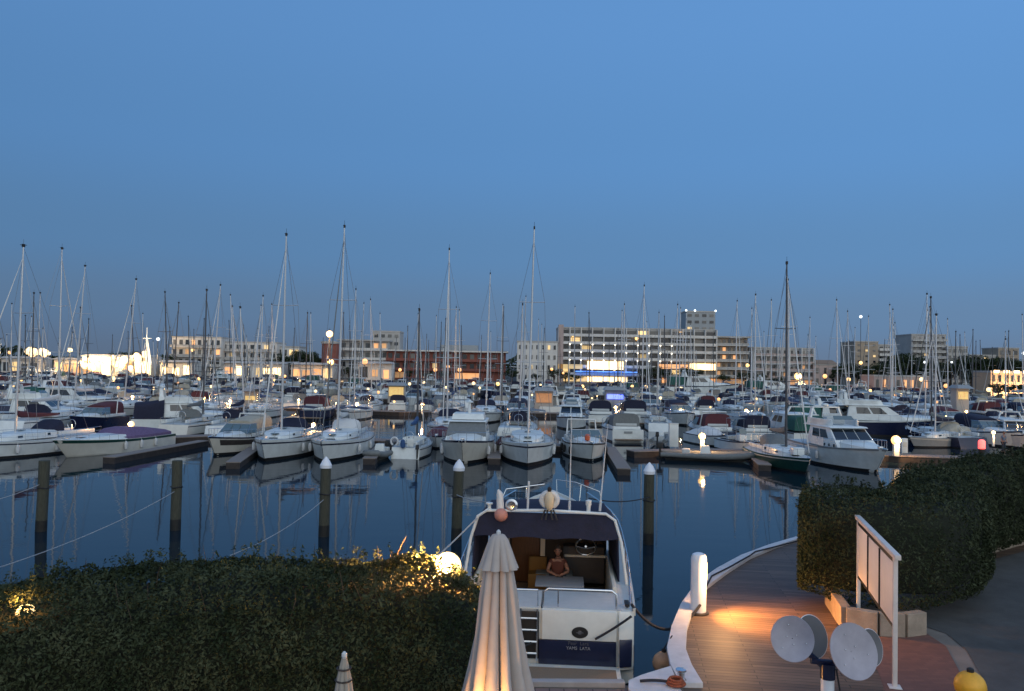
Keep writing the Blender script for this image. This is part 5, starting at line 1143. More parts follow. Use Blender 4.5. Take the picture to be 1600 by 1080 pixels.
# canvas top with white frame
zt, zv = 3.12, 2.54
b = MB(); rings = []
for f, dz, ww in ((2.35, 0, 1.72), (2.9, .09, 1.72), (3.6, .12, 1.70), (4.1, .02, 1.66), (5.2, -.42, 1.6)):
    rings.append([Q(-ww - .06, f, zt - .62), Q(-ww, f, zt - .22 + dz * .4), Q(-ww + .22, f, zt + dz * .8), Q(0, f, zt + .05 + dz), Q(ww - .22, f, zt + dz * .8), Q(ww, f, zt - .22 + dz * .4), Q(ww + .06, f, zt - .62)])
b.loft(rings, closed=False); b.build('canvas_top', M_NAVY, HERO)
b = MB(); rings = []
for k in range(13):
    u = -1.78 + 3.56 * k / 12; e = abs(u) / 1.78; rings.append([Q(u, 2.30, zt + .02 - .28 * max(0, e - .86) / .14), Q(u * 1.01, 2.22 + .03 * math.sin(k * 2.1), zv + .03 * math.sin(k * 1.7))])
b.loft(rings, closed=False); b.build('valance', M_NAVY, HERO)
b = MB(); b.tube([Q(-2.0, 2.1, 1.5), Q(-1.86, 2.25, 2.5), Q(-1.70, 2.28, 3.02), Q(-1.48, 2.28, 3.17), Q(0, 2.26, 3.22), Q(1.48, 2.28, 3.17), Q(1.70, 2.28, 3.02), Q(1.86, 2.25, 2.5), Q(2.0, 2.1, 1.5)], .038, 8); b.build('canvas_frame', M_WHITE, HERO)
for sd in (1, -1):
    b = MB(); b.hexa([Q(sd * 1.84, 2.32, 1.5), Q(sd * 1.80, 2.32, 1.5), Q(sd * 1.72, 5.2, 1.5), Q(sd * 1.76, 5.2, 1.5), Q(sd * 1.80, 2.32, 2.62), Q(sd * 1.76, 2.32, 2.62), Q(sd * 1.68, 5.2, 2.4), Q(sd * 1.72, 5.2, 2.4)]); b.build('side_curtain', M_NAVY, HERO, bevel=.01)
    b = MB(); b.hexa([Q(sd * 1.855, 2.6, 1.65), Q(sd * 1.835, 2.6, 1.65), Q(sd * 1.80, 3.7, 1.65), Q(sd * 1.82, 3.7, 1.65), Q(sd * 1.82, 2.6, 2.45), Q(sd * 1.80, 2.6, 2.45), Q(sd * 1.765, 3.7, 2.4), Q(sd * 1.785, 3.7, 2.4)]); b.build('curtain_window', M_GLASS2, HERO)
# deckhouse ahead of the cockpit
a = dict(hx0=1.62, ya0=HL / 2 - 8.9, yb0=HL / 2 - 5.2, z0=1.6, hx1=1.45, ya1=HL / 2 - 7.3, yb1=HL / 2 - 5.2, z1=2.6)
b = MB(); b.frust(**a); b.build('deckhouse', M_WHITE, HERO, bevel=.08); F = faces_of(**a)
for k, u0, u1 in (('front', .05, .34), ('front', .36, .64), ('front', .66, .95), ('left', .1, .48), ('left', .52, .9), ('right', .1, .48), ('right', .52, .9)):
    b = MB(); b.on(F[k], u0, u1, .4, .88, .015); b.build('deckhouse_window', M_GLASS, HERO, smooth=False)
b = MB(); b.tube([Q(-1.3, 4.2, 3.05), Q(-1.15, 4.3, 3.4), Q(-.1, 4.4, 3.55)], .016, 6); b.tube([Q(-.6, 4.35, 3.48), Q(-.6, 4.3, 3.1)], .014, 5); b.build('upper_rail', M_STEEL, HERO)
b = MB(); b.tube([Q(.25, 4.3, 3.1), Q(.22, 4.4, 3.68), Q(.75, 4.4, 3.62), Q(1.4, 4.3, 3.4), Q(1.5, 4.2, 2.9)], .016, 6); b.tube([Q(.9, 4.38, 3.58), Q(.86, 4.3, 3.1)], .014, 5); b.build('upper_rail', M_STEEL, HERO)
# side guard rail to the right
for sd in (1, -1):
    b = MB(); pts = []
    for k in range(10):
        t = .98 - k * .088; p_ = h.pt(t, 1); p_ = Vector((sd * (p_.x - .08), p_.y, h.h(t))); hh_ = .62 if 0 < k else .10
        if k: b.tube([p_, p_ + Vector((0, 0, hh_))], .015, 5)
        pts.append(p_ + Vector((0, 0, hh_)))
    b.tube(pts, .019, 6); b.build('guard_rail', M_STEEL, HERO)
# fittings on the white bar
b = MB(); b.lathe([(.10, 0), (.10, .03), (.045, .06), (.045, .14), (.09, .17), (.09, .20), (.02, .21)], Q(-1.42, 2.32, 3.16), 10); b.build('mooring_light', M_WHITE, HERO)
b = MB(); b.lathe([(.01, -.02), (.15, 0), (.16, .05), (.11, .08), (.09, .04), (.01, .03)], (0, 0, 0), 16); o = b.build('searchlight', M_STEEL, HERO); o.location = Q(-.86, 2.3, 3.32); o.rotation_euler = (R(-90), 0, 0)
b = MB(); b.tube([Q(-1.13, 2.25, 3.15), Q(-1.16, 2.25, 3.60), Q(-1.2, 2.25, 3.70)], [.10, .085, .03], 10); b.build('white_fender', M_FEND, HERO)
b = MB(); b.ball(Q(-1.11, 2.12, 3.10), .17, 14, 10, .95); b.build('pink_float', mat('float_pink', (.50, .22, .17), .6), HERO)
b = MB(); b.tube([Q(-.46, 2.3, 3.20), Q(-.44, 2.3, 3.92)], .03, 7); b.build('flag_staff', M_FEND, HERO)
b = MB(); b.tube([Q(.58, 2.5, 3.22), Q(.60, 2.6, 5.55)], [.022, .008], 6); b.tube([Q(.58, 2.5, 3.18), Q(.58, 2.5, 3.42)], .035, 8); b.build('whip_aerial', M_FEND, HERO)
b = MB(); b.tube([Q(1.34, 2.6, 3.22), Q(1.52, 2.8, 5.35)], [.022, .008], 6); b.tube([Q(1.34, 2.6, 3.18), Q(1.36, 2.6, 3.42)], .035, 8); b.build('whip_aerial', M_FEND, HERO)
b = MB(); b.lathe([(.05, 0), (.055, .16), (.075, .2), (.075, .30), (.02, .32)], Q(1.05, 2.35, 3.18), 10); b.build('gps_antenna', M_WHITE, HERO)
b = MB(); b.tube([(c_.x, c_.y, c_.z) for c_ in [Q(.08 + .15 * math.cos(a) * 1.25, 2.2, 3.50 + .17 * math.sin(a)) for a in [R(-65 + 310 * k / 16) for k in range(17)]]], .075, 9); b.build('horseshoe_buoy', M_FEND, HERO)
b = MB(); b.lathe([(.05, -.2), (.11, -.12), (.12, .1), (.08, .2), (.03, .25)], Q(.08, 2.12, 3.46), 12); b.build('buoy_light', mat('light_cream', (.60, .50, .34), .5), HERO)
b = MB(); b.lathe([(.03, 0), (.05, .03), (.05, .1), (.02, .13)], Q(.08, 2.12, 3.70), 8)
for q_ in (-.2, -.08, .08, .2): b.tube([Q(.08 + q_ * .5, 2.18, 3.25), Q(.08 + q_, 2.10, 3.02)], .022, 5)
b.build('buoy_bracket', M_BLACK, HERO)
for sd in (1, -1):
    b = MB(); b.box(*Q(sd * 1.86, .25, 1.6), .10, .34, .05); b.tube([Q(sd * 1.86, .12, 1.55), Q(sd * 1.86, .12, 1.62)], .03, 6); b.build('cleat', M_BLACK, HERO)
# a small table in the cockpit
T = thing('cockpit_table', 'folding table with pale grey top in the motorboat cockpit', 'table', tuple(hw(.36, 2.85, .66)), -YAW)
b = MB(); b.box(0, 0, .66, 1.22, .95, .04); b.build('table_top', mat('table_grey', (.24, .26, .30), .5, var=.05), T, bevel=.01)
b = MB(); b.tube([(0, 0, 0), (0, 0, .64)], .05, 8); b.lathe([(.26, 0), (.22, .04), (.05, .06)], (0, 0, 0), 14); b.build('pedestal', M_STEEL, T)
b = MB(); b.box(0, .36, .690, .18, .06, .02); b.build('finger_hold', M_BLACK, T)
T2 = thing('engine_hatch', 'flat white locker front below the table', 'locker', tuple(hw(.36, 2.25, .66)), -YAW) if False else None

# ------------------------------------------------------------------ people
M_SKIN = mat('skin', (.30, .15, .10), .55, var=.06); M_HAIR = mat('hair_grey', (.06, .045, .035), .8, var=.3, scale=30)
def skin_body(name, joints, edges, m, parent, sub=2):
    me = bpy.data.meshes.new(name); keys = list(joints); me.from_pydata([joints[k][0] for k in keys], [(keys.index(a), keys.index(c)) for a, c in edges], []); me.materials.append(m)
    o = bpy.data.objects.new(name, me); COL.objects.link(o); o.parent = parent
    md = o.modifiers.new('skin', 'SKIN'); md.use_smooth_shade = True; o.modifiers.new('sub', 'SUBSURF').levels = sub; o.modifiers['sub'].render_levels = sub
    for i, k in enumerate(keys):
        sv = me.skin_vertices[0].data[i]; rr = joints[k][1]; sv.radius = rr if isinstance(rr, tuple) else (rr, rr); sv.use_root = (k == 'pelvis')
    return o
def head(parent, c, face=-1, hair=M_HAIR, s=1.0):
    b = MB(); r = .098 * s
    prof = [(.001, -.135), (.045, -.125), (.066, -.09), (.082, -.04), (.092, .01), (.094, .06), (.080, .10), (.048, .127), (.001, .137)]
    rings = [[(c[0] + q * .86 * math.cos(a) * s, c[1] + (q * 1.08 * math.sin(a) + (face * .012 if z < 0 else 0)) * s, c[2] + z * s) for a in [k * math.pi / 8 for k in range(16)]] for q, z in prof]
    b.loft(rings, closed=True, caps=True); hd = b.build('head', M_SKIN, parent, ang=80)
    f = face
    b = MB(); b.loft([[(c[0] - .012 * s, c[1] + f * .088 * s, c[2] + .02 * s), (c[0] + .012 * s, c[1] + f * .088 * s, c[2] + .02 * s), (c[0], c[1] + f * .10 * s, c[2] + .02 * s)], [(c[0] - .02 * s, c[1] + f * .095 * s, c[2] - .03 * s), (c[0] + .02 * s, c[1] + f * .095 * s, c[2] - .03 * s), (c[0], c[1] + f * .125 * s, c[2] - .025 * s)]], caps=True); b.build('nose', M_SKIN, hd)
    for sd in (1, -1):
        b = MB(); b.ball((c[0] + sd * .034 * s, c[1] + f * .088 * s, c[2] + .022 * s), .012 * s, 8, 6); b.build('eye', M_BLACK, hd)
        b = MB(); b.ball((c[0] + sd * .083 * s, c[1], c[2] - .005), .024 * s, 8, 6, 1.3); b.build('ear', M_SKIN, hd)
    b = MB(); b.tube([(c[0] - .026 * s, c[1] + f * .092 * s, c[2] - .065 * s), (c[0], c[1] + f * .098 * s, c[2] - .068 * s), (c[0] + .026 * s, c[1] + f * .092 * s, c[2] - .065 * s)], .007 * s, 5); b.build('mouth', M_REDH, hd)
    b = MB(); b.loft([[(c[0] + q * .9 * math.cos(a) * s, c[1] + (q * 1.1 * math.sin(a) - f * off) * s, c[2] + z * s) for a in [k * math.pi / 8 for k in range(16)]] for q, z, off in ((.088, -.03, .022), (.100, .03, .020), (.100, .075, .014), (.086, .115, .01), (.05, .142, .006), (.001, .150, 0))], closed=True, caps=True); b.build('hair', hair, hd, ang=80)
def hand(parent, w, d, nrm, curl=.5, side=1):
    """five separate fingers rooted in a palm; d along the fingers, nrm away from the palm"""
    w, d, nrm = Vector(w), Vector(d).normalized(), Vector(nrm).normalized(); a = d.cross(nrm).normalized() * side
    J = {'wrist': (w, (.026, .019)), 'palm': (w + d * .05, (.036, .015))}; E_ = [('wrist', 'palm')]
    for i, ln in enumerate((.068, .078, .072, .056)):
        o_ = a * (.030 - i * .020); b0 = w + d * .085 + o_; k1 = b0 + (d - nrm * curl * .4).normalized() * ln * .45; k2 = k1 + (d - nrm * curl * 1.2).normalized() * ln * .32; k3 = k2 + (d - nrm * curl * 2).normalized() * ln * .26
        for j, (q, rr) in enumerate(((b0, .010), (k1, .009), (k2, .0085), (k3, .0075))): J['f%d%d' % (i, j)] = (q, rr)
        E_ += [('palm', 'f%d0' % i), ('f%d0' % i, 'f%d1' % i), ('f%d1' % i, 'f%d2' % i), ('f%d2' % i, 'f%d3' % i)]
    t0 = w + d * .025 + a * .03; t1 = t0 + (d * .6 + a).normalized() * .036 - nrm * .006; t2 = t1 + (d + a * .3).normalized() * .03 - nrm * .008
    for j, (q, rr) in enumerate(((t0, .012), (t1, .011), (t2, .009))): J['t%d' % j] = (q, rr)
    E_ += [('wrist', 't0'), ('t0', 't1'), ('t1', 't2')]; J['pelvis'] = J['wrist']; 
    J2 = {('pelvis' if k == 'wrist' else k): v for k, v in J.items() if k != 'pelvis' or True}; J2.pop('wrist', None)
    return J2, [tuple('pelvis' if q == 'wrist' else q for q in e) for e in E_]
# seated person at the table, forearms resting on it (local: -Y towards the camera)
PR = thing('person', 'person in red-brown top seated at the motorboat table, forearms on it', 'person', tuple(hw(.30, 3.72, .66)), -YAW)
zs = .42
J = {'pelvis': ((0, .0, zs + .10), (.16, .13)), 'waist': ((0, -.01, zs + .28), (.145, .11)), 'chest': ((0, -.03, zs + .47), (.175, .12)), 'neck0': ((0, -.04, zs + .62), (.07, .065)), 'neck1': ((0, -.06, zs + .70), (.055, .055)),
     'sl': ((-.18, -.04, zs + .56), .062), 'el': ((-.27, -.22, zs + .34), .046), 'wl': ((-.05, -.44, zs + .30), .030), 'sr': ((.18, -.04, zs + .56), .062), 'er': ((.28, -.22, zs + .34), .046), 'wr': ((.08, -.47, zs + .30), .030),
     'hl': ((-.10, -.05, zs + .08), .10), 'kl': ((-.13, -.46, zs + .09), .065), 'al': ((-.13, -.46, .09), .042), 'fl': ((-.13, -.62, .04), (.045, .03)), 'hr': ((.10, -.05, zs + .08), .10), 'kr': ((.13, -.46, zs + .09), .065), 'ar': ((.13, -.44, .09), .042), 'fr': ((.13, -.60, .04), (.045, .03))}
E_ = [('pelvis', 'waist'), ('waist', 'chest'), ('chest', 'neck0'), ('neck0', 'neck1'), ('chest', 'sl'), ('sl', 'el'), ('el', 'wl'), ('chest', 'sr'), ('sr', 'er'), ('er', 'wr'), ('pelvis', 'hl'), ('hl', 'kl'), ('kl', 'al'), ('al', 'fl'), ('pelvis', 'hr'), ('hr', 'kr'), ('kr', 'ar'), ('ar', 'fr')]
skin_body('body', J, E_, M_SKIN, PR)
S = {'pelvis': ((0, 0, zs + .13), (.175, .145)), 'waist': ((0, -.01, zs + .28), (.16, .125)), 'chest': ((0, -.03, zs + .46), (.19, .135)), 'col': ((0, -.04, zs + .585), (.085, .075)), 'sl': ((-.185, -.04, zs + .55), .075), 'ml': ((-.225, -.12, zs + .46), .064), 'sr': ((.185, -.04, zs + .55), .075), 'mr': ((.23, -.12, zs + .46), .064)}
skin_body('shirt', S, [('pelvis', 'waist'), ('waist', 'chest'), ('chest', 'col'), ('chest', 'sl'), ('sl', 'ml'), ('chest', 'sr'), ('sr', 'mr')], mat('shirt_red', (.10, .028, .018), .8, var=.1), PR)
T_ = {'pelvis': ((0, .0, zs + .09), (.175, .14)), 'hl': ((-.11, -.07, zs + .09), .115), 'ml': ((-.13, -.36, zs + .09), .09), 'hr': ((.11, -.07, zs + .09), .115), 'mr': ((.13, -.36, zs + .09), .09)}
skin_body('shorts', T_, [('pelvis', 'hl'), ('hl', 'ml'), ('pelvis', 'hr'), ('hr', 'mr')], mat('shorts_dark', (.03, .03, .04), .8), PR)
for J2, E2 in (hand(PR, (-.05, -.44, zs + .30), (.85, -.3, -.02), (0, 0, 1), .35, 1), hand(PR, (.08, -.47, zs + .30), (-.85, -.25, .02), (0, 0, 1), .35, -1)): skin_body('hand', J2, E2, M_SKIN, PR, 1)
head(PR, (0, -.09, zs + .84), -1)
# a standing person far off on the right pontoon
pp = P(1568, 708, z=.5); PS = thing('person', 'person in grey-blue clothes standing on the right pontoon near the red lamp', 'person', tuple(pp), R(20))
def standing(root, top, bottom):
    J = {'pelvis': ((0, 0, .95), (.15, .11)), 'waist': ((0, .01, 1.12), (.13, .10)), 'chest': ((0, 0, 1.34), (.165, .11)), 'neck0': ((0, 0, 1.47), (.06, .06)), 'neck1': ((0, -.01, 1.55), (.05, .05)),
         'sl': ((-.19, 0, 1.41), .06), 'el': ((-.24, .02, 1.13), .043), 'wl': ((-.22, -.08, .90), .028), 'sr': ((.19, 0, 1.41), .06), 'er': ((.25, .0, 1.13), .043), 'wr': ((.20, -.14, .95), .028),
         'hl': ((-.09, 0, .88), .09), 'kl': ((-.11, -.02, .48), .062), 'al': ((-.12, .02, .08), .04), 'fl': ((-.13, -.13, .04), (.04, .03)), 'hr': ((.09, 0, .88), .09), 'kr': ((.12, -.01, .48), .062), 'ar': ((.13, .06, .08), .04), 'fr': ((.15, -.09, .04), (.04, .03))}
    skin_body('body', J, E_, M_SKIN, root)
    S = {'pelvis': ((0, 0, .98), (.165, .125)), 'waist': ((0, .01, 1.12), (.145, .115)), 'chest': ((0, 0, 1.33), (.18, .125)), 'col': ((0, 0, 1.46), (.08, .07)), 'sl': ((-.195, 0, 1.40), .073), 'ml': ((-.235, .02, 1.17), .056), 'sr': ((.195, 0, 1.40), .073), 'mr': ((.245, .0, 1.17), .056)}
    skin_body('shirt', S, [('pelvis', 'waist'), ('waist', 'chest'), ('chest', 'col'), ('chest', 'sl'), ('sl', 'ml'), ('chest', 'sr'), ('sr', 'mr')], top, root)
    T = {'pelvis': ((0, 0, .93), (.16, .12)), 'hl': ((-.10, 0, .86), .102), 'kl': ((-.11, -.02, .48), .078), 'al': ((-.12, .02, .14), .062), 'hr': ((.10, 0, .86), .102), 'kr': ((.12, -.01, .48), .078), 'ar': ((.13, .06, .14), .062)}
    skin_body('trousers', T, [('pelvis', 'hl'), ('hl', 'kl'), ('kl', 'al'), ('pelvis', 'hr'), ('hr', 'kr'), ('kr', 'ar')], bottom, root)
    for J2, E2 in (hand(root, (-.22, -.08, .90), (0, -.3, -1), (-1, 0, 0), .4, 1), hand(root, (.20, -.14, .95), (0, -.3, -1), (1, 0, 0), .4, -1)): skin_body('hand', J2, E2, M_SKIN, root, 1)
    head(root, (0, -.03, 1.68), -1)
standing(PS, mat('shirt_grey_blue', (.12, .16, .22), .8), mat('trousers_dark', (.03, .04, .06), .8))

# ------------------------------------------------------------------ ropes of the near boat
BOL = P(1091, 958, z=ZQ)
rope('dark slack rope from the motorboat stern to the white bollard light', hw(1.95, .1, 1.62), Vector((BOL.x, BOL.y - .2, 1.45)), .55, M_ROPE, .035, 18)
rope('short dark rope from the stern cleat across the motorboat transom', hw(1.92, -.27, 1.48), hw(1.16, -.17, .93), .02, M_ROPE, .028)
rope('dark rope from the lone right pile to the motorboat bow', up(q5, 1.9), hw(1.3, 10.2, 2.25), .15, M_ROPE, .022)
rope('rope from the pile left of the motorboat to its bow', up(q4, 1.8), hw(-1.5, 9.6, 2.2), .15, M_ROPEW, .020)
rope('pale rope from the left side of the canvas frame to the quay', hw(-1.7, 2.28, 3.0), hw(-3.6, -1.2, 1.6), .1, M_ROPEW, .018)
rope('short dark rope over the swim platform', hw(-.2, -.05, .75), hw(-1.1, -2.2, 1.3), .06, M_ROPE, .02)

# ------------------------------------------------------------------ quay furniture
BW = .37
r = thing('bollard_light', 'stout white bollard with warm lit window glowing onto the boardwalk', 'bollard light', (BOL.x, BOL.y, ZQ), R(-12))
hb = P(1091, 864, Y=BOL.y).z - ZQ
b = MB(); b.lathe([(BW / 2, 0), (BW / 2, hb - .16), (BW / 2 * .96, hb - .09), (BW / 2 * .8, hb - .03), (BW / 2 * .45, hb), (.01, hb + .01)], (0, 0, 0), 24); b.build('post', M_CAP, r, ang=30)
ML = mat('bollard_window', (.9, .7, .4), .5, var=0, emit=(1, .62, .28), es=5)
b = MB(); b.loft([[((BW / 2 + dd) * math.cos(a), (BW / 2 + dd) * math.sin(a), z_) for dd, z_ in ((.008, hb - .62), (.008, hb - .22), (-.02, hb - .22), (-.02, hb - .62))] for a in [R(-48 + 44 * k / 6) for k in range(7)]], closed=True, caps=True); b.build('light_window', ML, r)
ld = bpy.data.lights.new('bollard_beam', 'SPOT'); ld.energy = 1250; ld.color = (1, .37, .08); ld.spot_size = R(104); ld.spot_blend = 1.0; ld.shadow_soft_size = .05
lo = bpy.data.objects.new('bollard_beam', ld); COL.objects.link(lo); lo.parent = r; lo.location = (BW / 2 + .05, -.05, hb - .42); lo.rotation_euler = Vector((-1.0, .10, .86)).to_track_quat('Z', 'Y').to_euler()
ld = bpy.data.lights.new('bollard_glow', 'POINT'); ld.energy = 190; ld.color = (1, .50, .18); ld.shadow_soft_size = .06
lo = bpy.data.objects.new('bollard_glow', ld); COL.objects.link(lo); lo.parent = r; lo.location = (BW / 2 + .42, -.25, hb - .40)
b = MB(); b.lathe([(.25, 0), (.25, .03), (.2, .05)], (0, 0, 0), 20); b.build('foot_plate', M_BLACK, r)
# hose along the coping
cps = [P(x, y, z=ZQ + .13) for x, y in ((1103, 918), (1112, 900), (1140, 886), (1172, 868), (1180, 862), (1225, 851), (1262, 841))]
b = MB(); b.tube(cps, .022, 6); o = b.build('hose', M_ROPE); tag(o, 'thin dark hose lying along the curved white coping', 'hose')
# tan buoy and orange coil at the corner
pb = P(1037, 1036, z=.75); r = thing('fender_ball', 'tan round fender hanging in the corner of the quay', 'fender', tuple(pb)); b = MB(); b.ball((0, 0, 0), .24, 18, 12); b.build('ball', M_TAN, r, ang=80); b = MB(); b.lathe([(.05, 0), (.05, .09), (.02, .1)], (0, 0, .21), 8); b.build('eye', M_BLACK, r)
b = MB(); b.tube([(0, .0, .3), (.15, -.12, .62)], .014, 5); b.build('lanyard', M_ROPE, r)
pc = P(1056, 1070, z=ZQ + .12); b = MB()
for k in range(3): b.tube([(.16 * math.cos(a) * (1 - k * .15), .16 * math.sin(a) * (1 - k * .15), .03 + k * .035) for a in [j * math.pi / 8 for j in range(17)]], .024, 6)
o = b.build('rope_coil', mat('rope_faded_orange', (.24, .065, .03), .9, var=.3, scale=20)); o.location = pc; tag(o, 'coil of faded orange rope on the white quay corner', 'rope coil')
rope('dark rope along the quay corner to the orange coil', P(1000, 1064, z=ZQ + .13), pc + Vector((-.1, 0, .05)), -.02, M_ROPE, .028)
r = thing('mooring_bollard', 'low metal mooring bollard on the white quay corner', 'bollard', tuple(P(1064, 1062, z=ZQ + .10))); b = MB(); b.lathe([(.10, 0), (.07, .04), (.07, .13), (.10, .16), (.10, .19), (.02, .20)], (0, 0, 0), 16); b.build('post', M_STEEL, r)
py = P(1516, 1072, z=ZQ + .3); r = thing('mooring_buoy', 'round yellow-orange buoy standing at the lower right', 'buoy', (py.x, py.y, ZQ)); b = MB(); b.ball((0, 0, .30), .26, 22, 14, .98); b.build('ball', M_YELLOW, r, ang=80); b = MB(); b.lathe([(.06, 0), (.06, .06), (.03, .08)], (0, 0, .54), 8); b.build('eye', M_BLACK, r)
b = MB(); b.lathe([(.2, 0), (.2, .05), (.1, .06)], (0, 0, 0), 14); b.build('base', M_BLACK, r)

# notice board
a0, a1 = P(1341, 975, z=ZQ), P(1398, 1074, z=ZQ); dv = (a1 - a0); ln = dv.length; ang = math.atan2(dv.y, dv.x)
NB = thing('notice_board', 'white three panel notice board on two posts in front of the right hedge', 'notice board', (a0.x, a0.y, ZQ), ang)
zt = P(1341, 812, Y=a0.y).z - ZQ; zb = 1.12
M_POST = mat('board_frame', (.58, .56, .55), .6, var=.1); M_PANEL = mat('board_panel', (.84, .80, .76), .5, var=.05)
for x in (0, ln): b = MB(); b.box(x, 0, zt / 2, .08, .08, zt); b.box(x, 0, .01, .22, .22, .02); b.build('post', M_POST, NB, bevel=.008)
b = MB(); b.box(ln / 2, 0, zt + .03, ln + .45, .11, .09); b.build('top_beam', M_POST, NB, bevel=.01)
b = MB(); b.box(ln / 2, 0, zt - .07, ln - .1, .05, .09); b.build('upper_rail', M_BLACK, NB)
b = MB(); b.box(ln / 2, 0, zb - .03, ln - .1, .05, .05); b.build('lower_rail', M_BLACK, NB)
for k in range(3):
    w3 = (ln - .12) / 3; b = MB(); b.box(.06 + w3 * (k + .5), 0, (zb + zt - .13) / 2, w3 - .05, .04, zt - .13 - zb); b.build('panel', M_PANEL, NB, bevel=.005)
for k in range(2): b = MB(); b.box(.06 + w3 * (k + 1), -.03, (zb + zt - .13) / 2, .035, .03, zt - .1 - zb); b.build('divider', M_BLACK, NB)

# planter and kerbs
def wall_run(label, pix_pts, hgt, th, name, m=M_STONE, cat='planter'):
    pts = [P(x, y, z=ZQ) for x, y in pix_pts]; r = thing(name, label, cat, (pts[0].x, pts[0].y, ZQ)); ps = [p - Vector((pts[0].x, pts[0].y, ZQ)) for p in pts]
    for i in range(len(ps) - 1):
        a, c = ps[i], ps[i + 1]; d = c - a; b = MB(); mid = (a + c) / 2; b.box(mid.x, mid.y, hgt / 2, d.length - .01, th, hgt, math.atan2(d.y, d.x)); b.build('wall_block', m, r, smooth=False, bevel=.015)
    return r
wall_run('low tan stone planter under the right hedge', ((1296, 944), (1322, 984), (1372, 992), (1412, 994), (1442, 990)), .50, .22, 'planter')
wall_run('row of pale kerb stones between right hedge and road', ((1487, 888), (1520, 874), (1552, 862), (1585, 853), (1640, 842), (1720, 832)), .34, .22, 'kerb_stones', cat='kerb')

# satellite dishes on a pole
pd = P(1293, 1062, Y=7.6); SD = thing('dish_mast', 'pole with two round white dishes and dark clamps, bottom right foreground', 'satellite dishes', (pd.x, pd.y, 1.88))
zc = P(1293, 1040, Y=7.6).z - 1.88
b = MB(); b.tube([(0, 0, 0), (0, 0, zc)], .062, 14); b.build('pole', M_CAP, SD)
def dish(px, py, rad, Y, tilt, side):
    c = P(px, py, Y=Y) - Vector((pd.x, pd.y, 1.88)); n = Vector(tilt).normalized(); rot = n.to_track_quat('Z', 'Y').to_euler()
    b = MB(); prof = [(.005, -.012)] + [(rad * k / 8, -.012 + .05 * (k / 8) ** 2) for k in range(1, 9)] + [(rad * 1.01, .030), (rad * .98, .026)] + [(rad * k / 8, -.024 + .05 * (k / 8) ** 2) for k in range(7, 0, -1)] + [(.005, -.024)]
    rings = [[(q * .94 * math.cos(a), q * math.sin(a), z) for a in [j * math.pi / 20 for j in range(40)]] for q, z in prof]
    b.loft(rings, closed=True); o = b.build('dish', mat('dish_white', (.32, .305, .35), .6, var=.16, scale=4), SD, ang=40); o.location = c; o.rotation_euler = rot
    for q_ in (.25, .62):
        for j in range(3):
            a_ = j * 2.1 + q_ * 3; v_ = n.to_track_quat('Z', 'Y') @ Vector((rad * q_ * math.cos(a_), rad * q_ * math.sin(a_), .05 * q_ * q_ - .006)); b = MB(); b.lathe([(.006, -.004), (.006, .003), (.003, .005)], (0, 0, 0), 6); oo = b.build('bolt', M_STEEL, SD); oo.location = c + v_; oo.rotation_euler = rot
    b = MB(); b.tube([c - n * .06, c - n * .16, Vector((side * .03, .0, zc - .02))], [.035, .03, .03], 8); b.box(c.x - n.x * .14, c.y - n.y * .14, c.z - n.z * .14, .09, .09, .09); b.build('arm', M_NAVYH, SD, bevel=.01)
    return c, n
dish(1238, 998, .205, 7.5, (-.35, -1, .30), -1)
dish(1331, 1018, .25, 7.4, (.18, -1, .42), 1)
M_DSK = mat('dish_dark', (.10, .10, .11), .5)
for (px, py, rad, Y, tl) in ((1266, 995, .20, 7.75, (.55, -1, .4)), (1357, 1012, .17, 7.7, (.6, -1, .35))):
    c = P(px, py, Y=Y) - Vector((pd.x, pd.y, 1.88)); n = Vector(tl).normalized(); b = MB(); b.lathe([(.005, -.01), (rad, .02), (rad * 1.015, .026), (rad * .99, .03), (.005, 0)], (0, 0, 0), 36); o = b.build('rear_dish', M_DSK, SD, ang=30); o.location = c; o.rotation_euler = n.to_track_quat('Z', 'Y').to_euler()
    e = [c + (n.to_track_quat('Z', 'Y') @ Vector((rad * math.cos(a), rad * math.sin(a), .025))) for a in [k * math.pi / 18 for k in range(37)]]
    b = MB(); b.tube(e, .005, 5, False); b.build('dish_rim', M_CAP, SD)
b = MB(); b.tube([(.07, -.03, zc - .02), (.10, -.06, zc - .25), (.065, -.05, zc - .6), (.075, -.04, 0)], .009, 5); b.build('cable', M_BLACK, SD)
b = MB(); b.tube([(0, 0, zc - .12), (0, 0, zc + .02)], .07, 12); b.tube([(-.16, 0, zc + .04), (.14, 0, zc + .02)], .028, 8); b.build('clamp', M_NAVYH, SD)

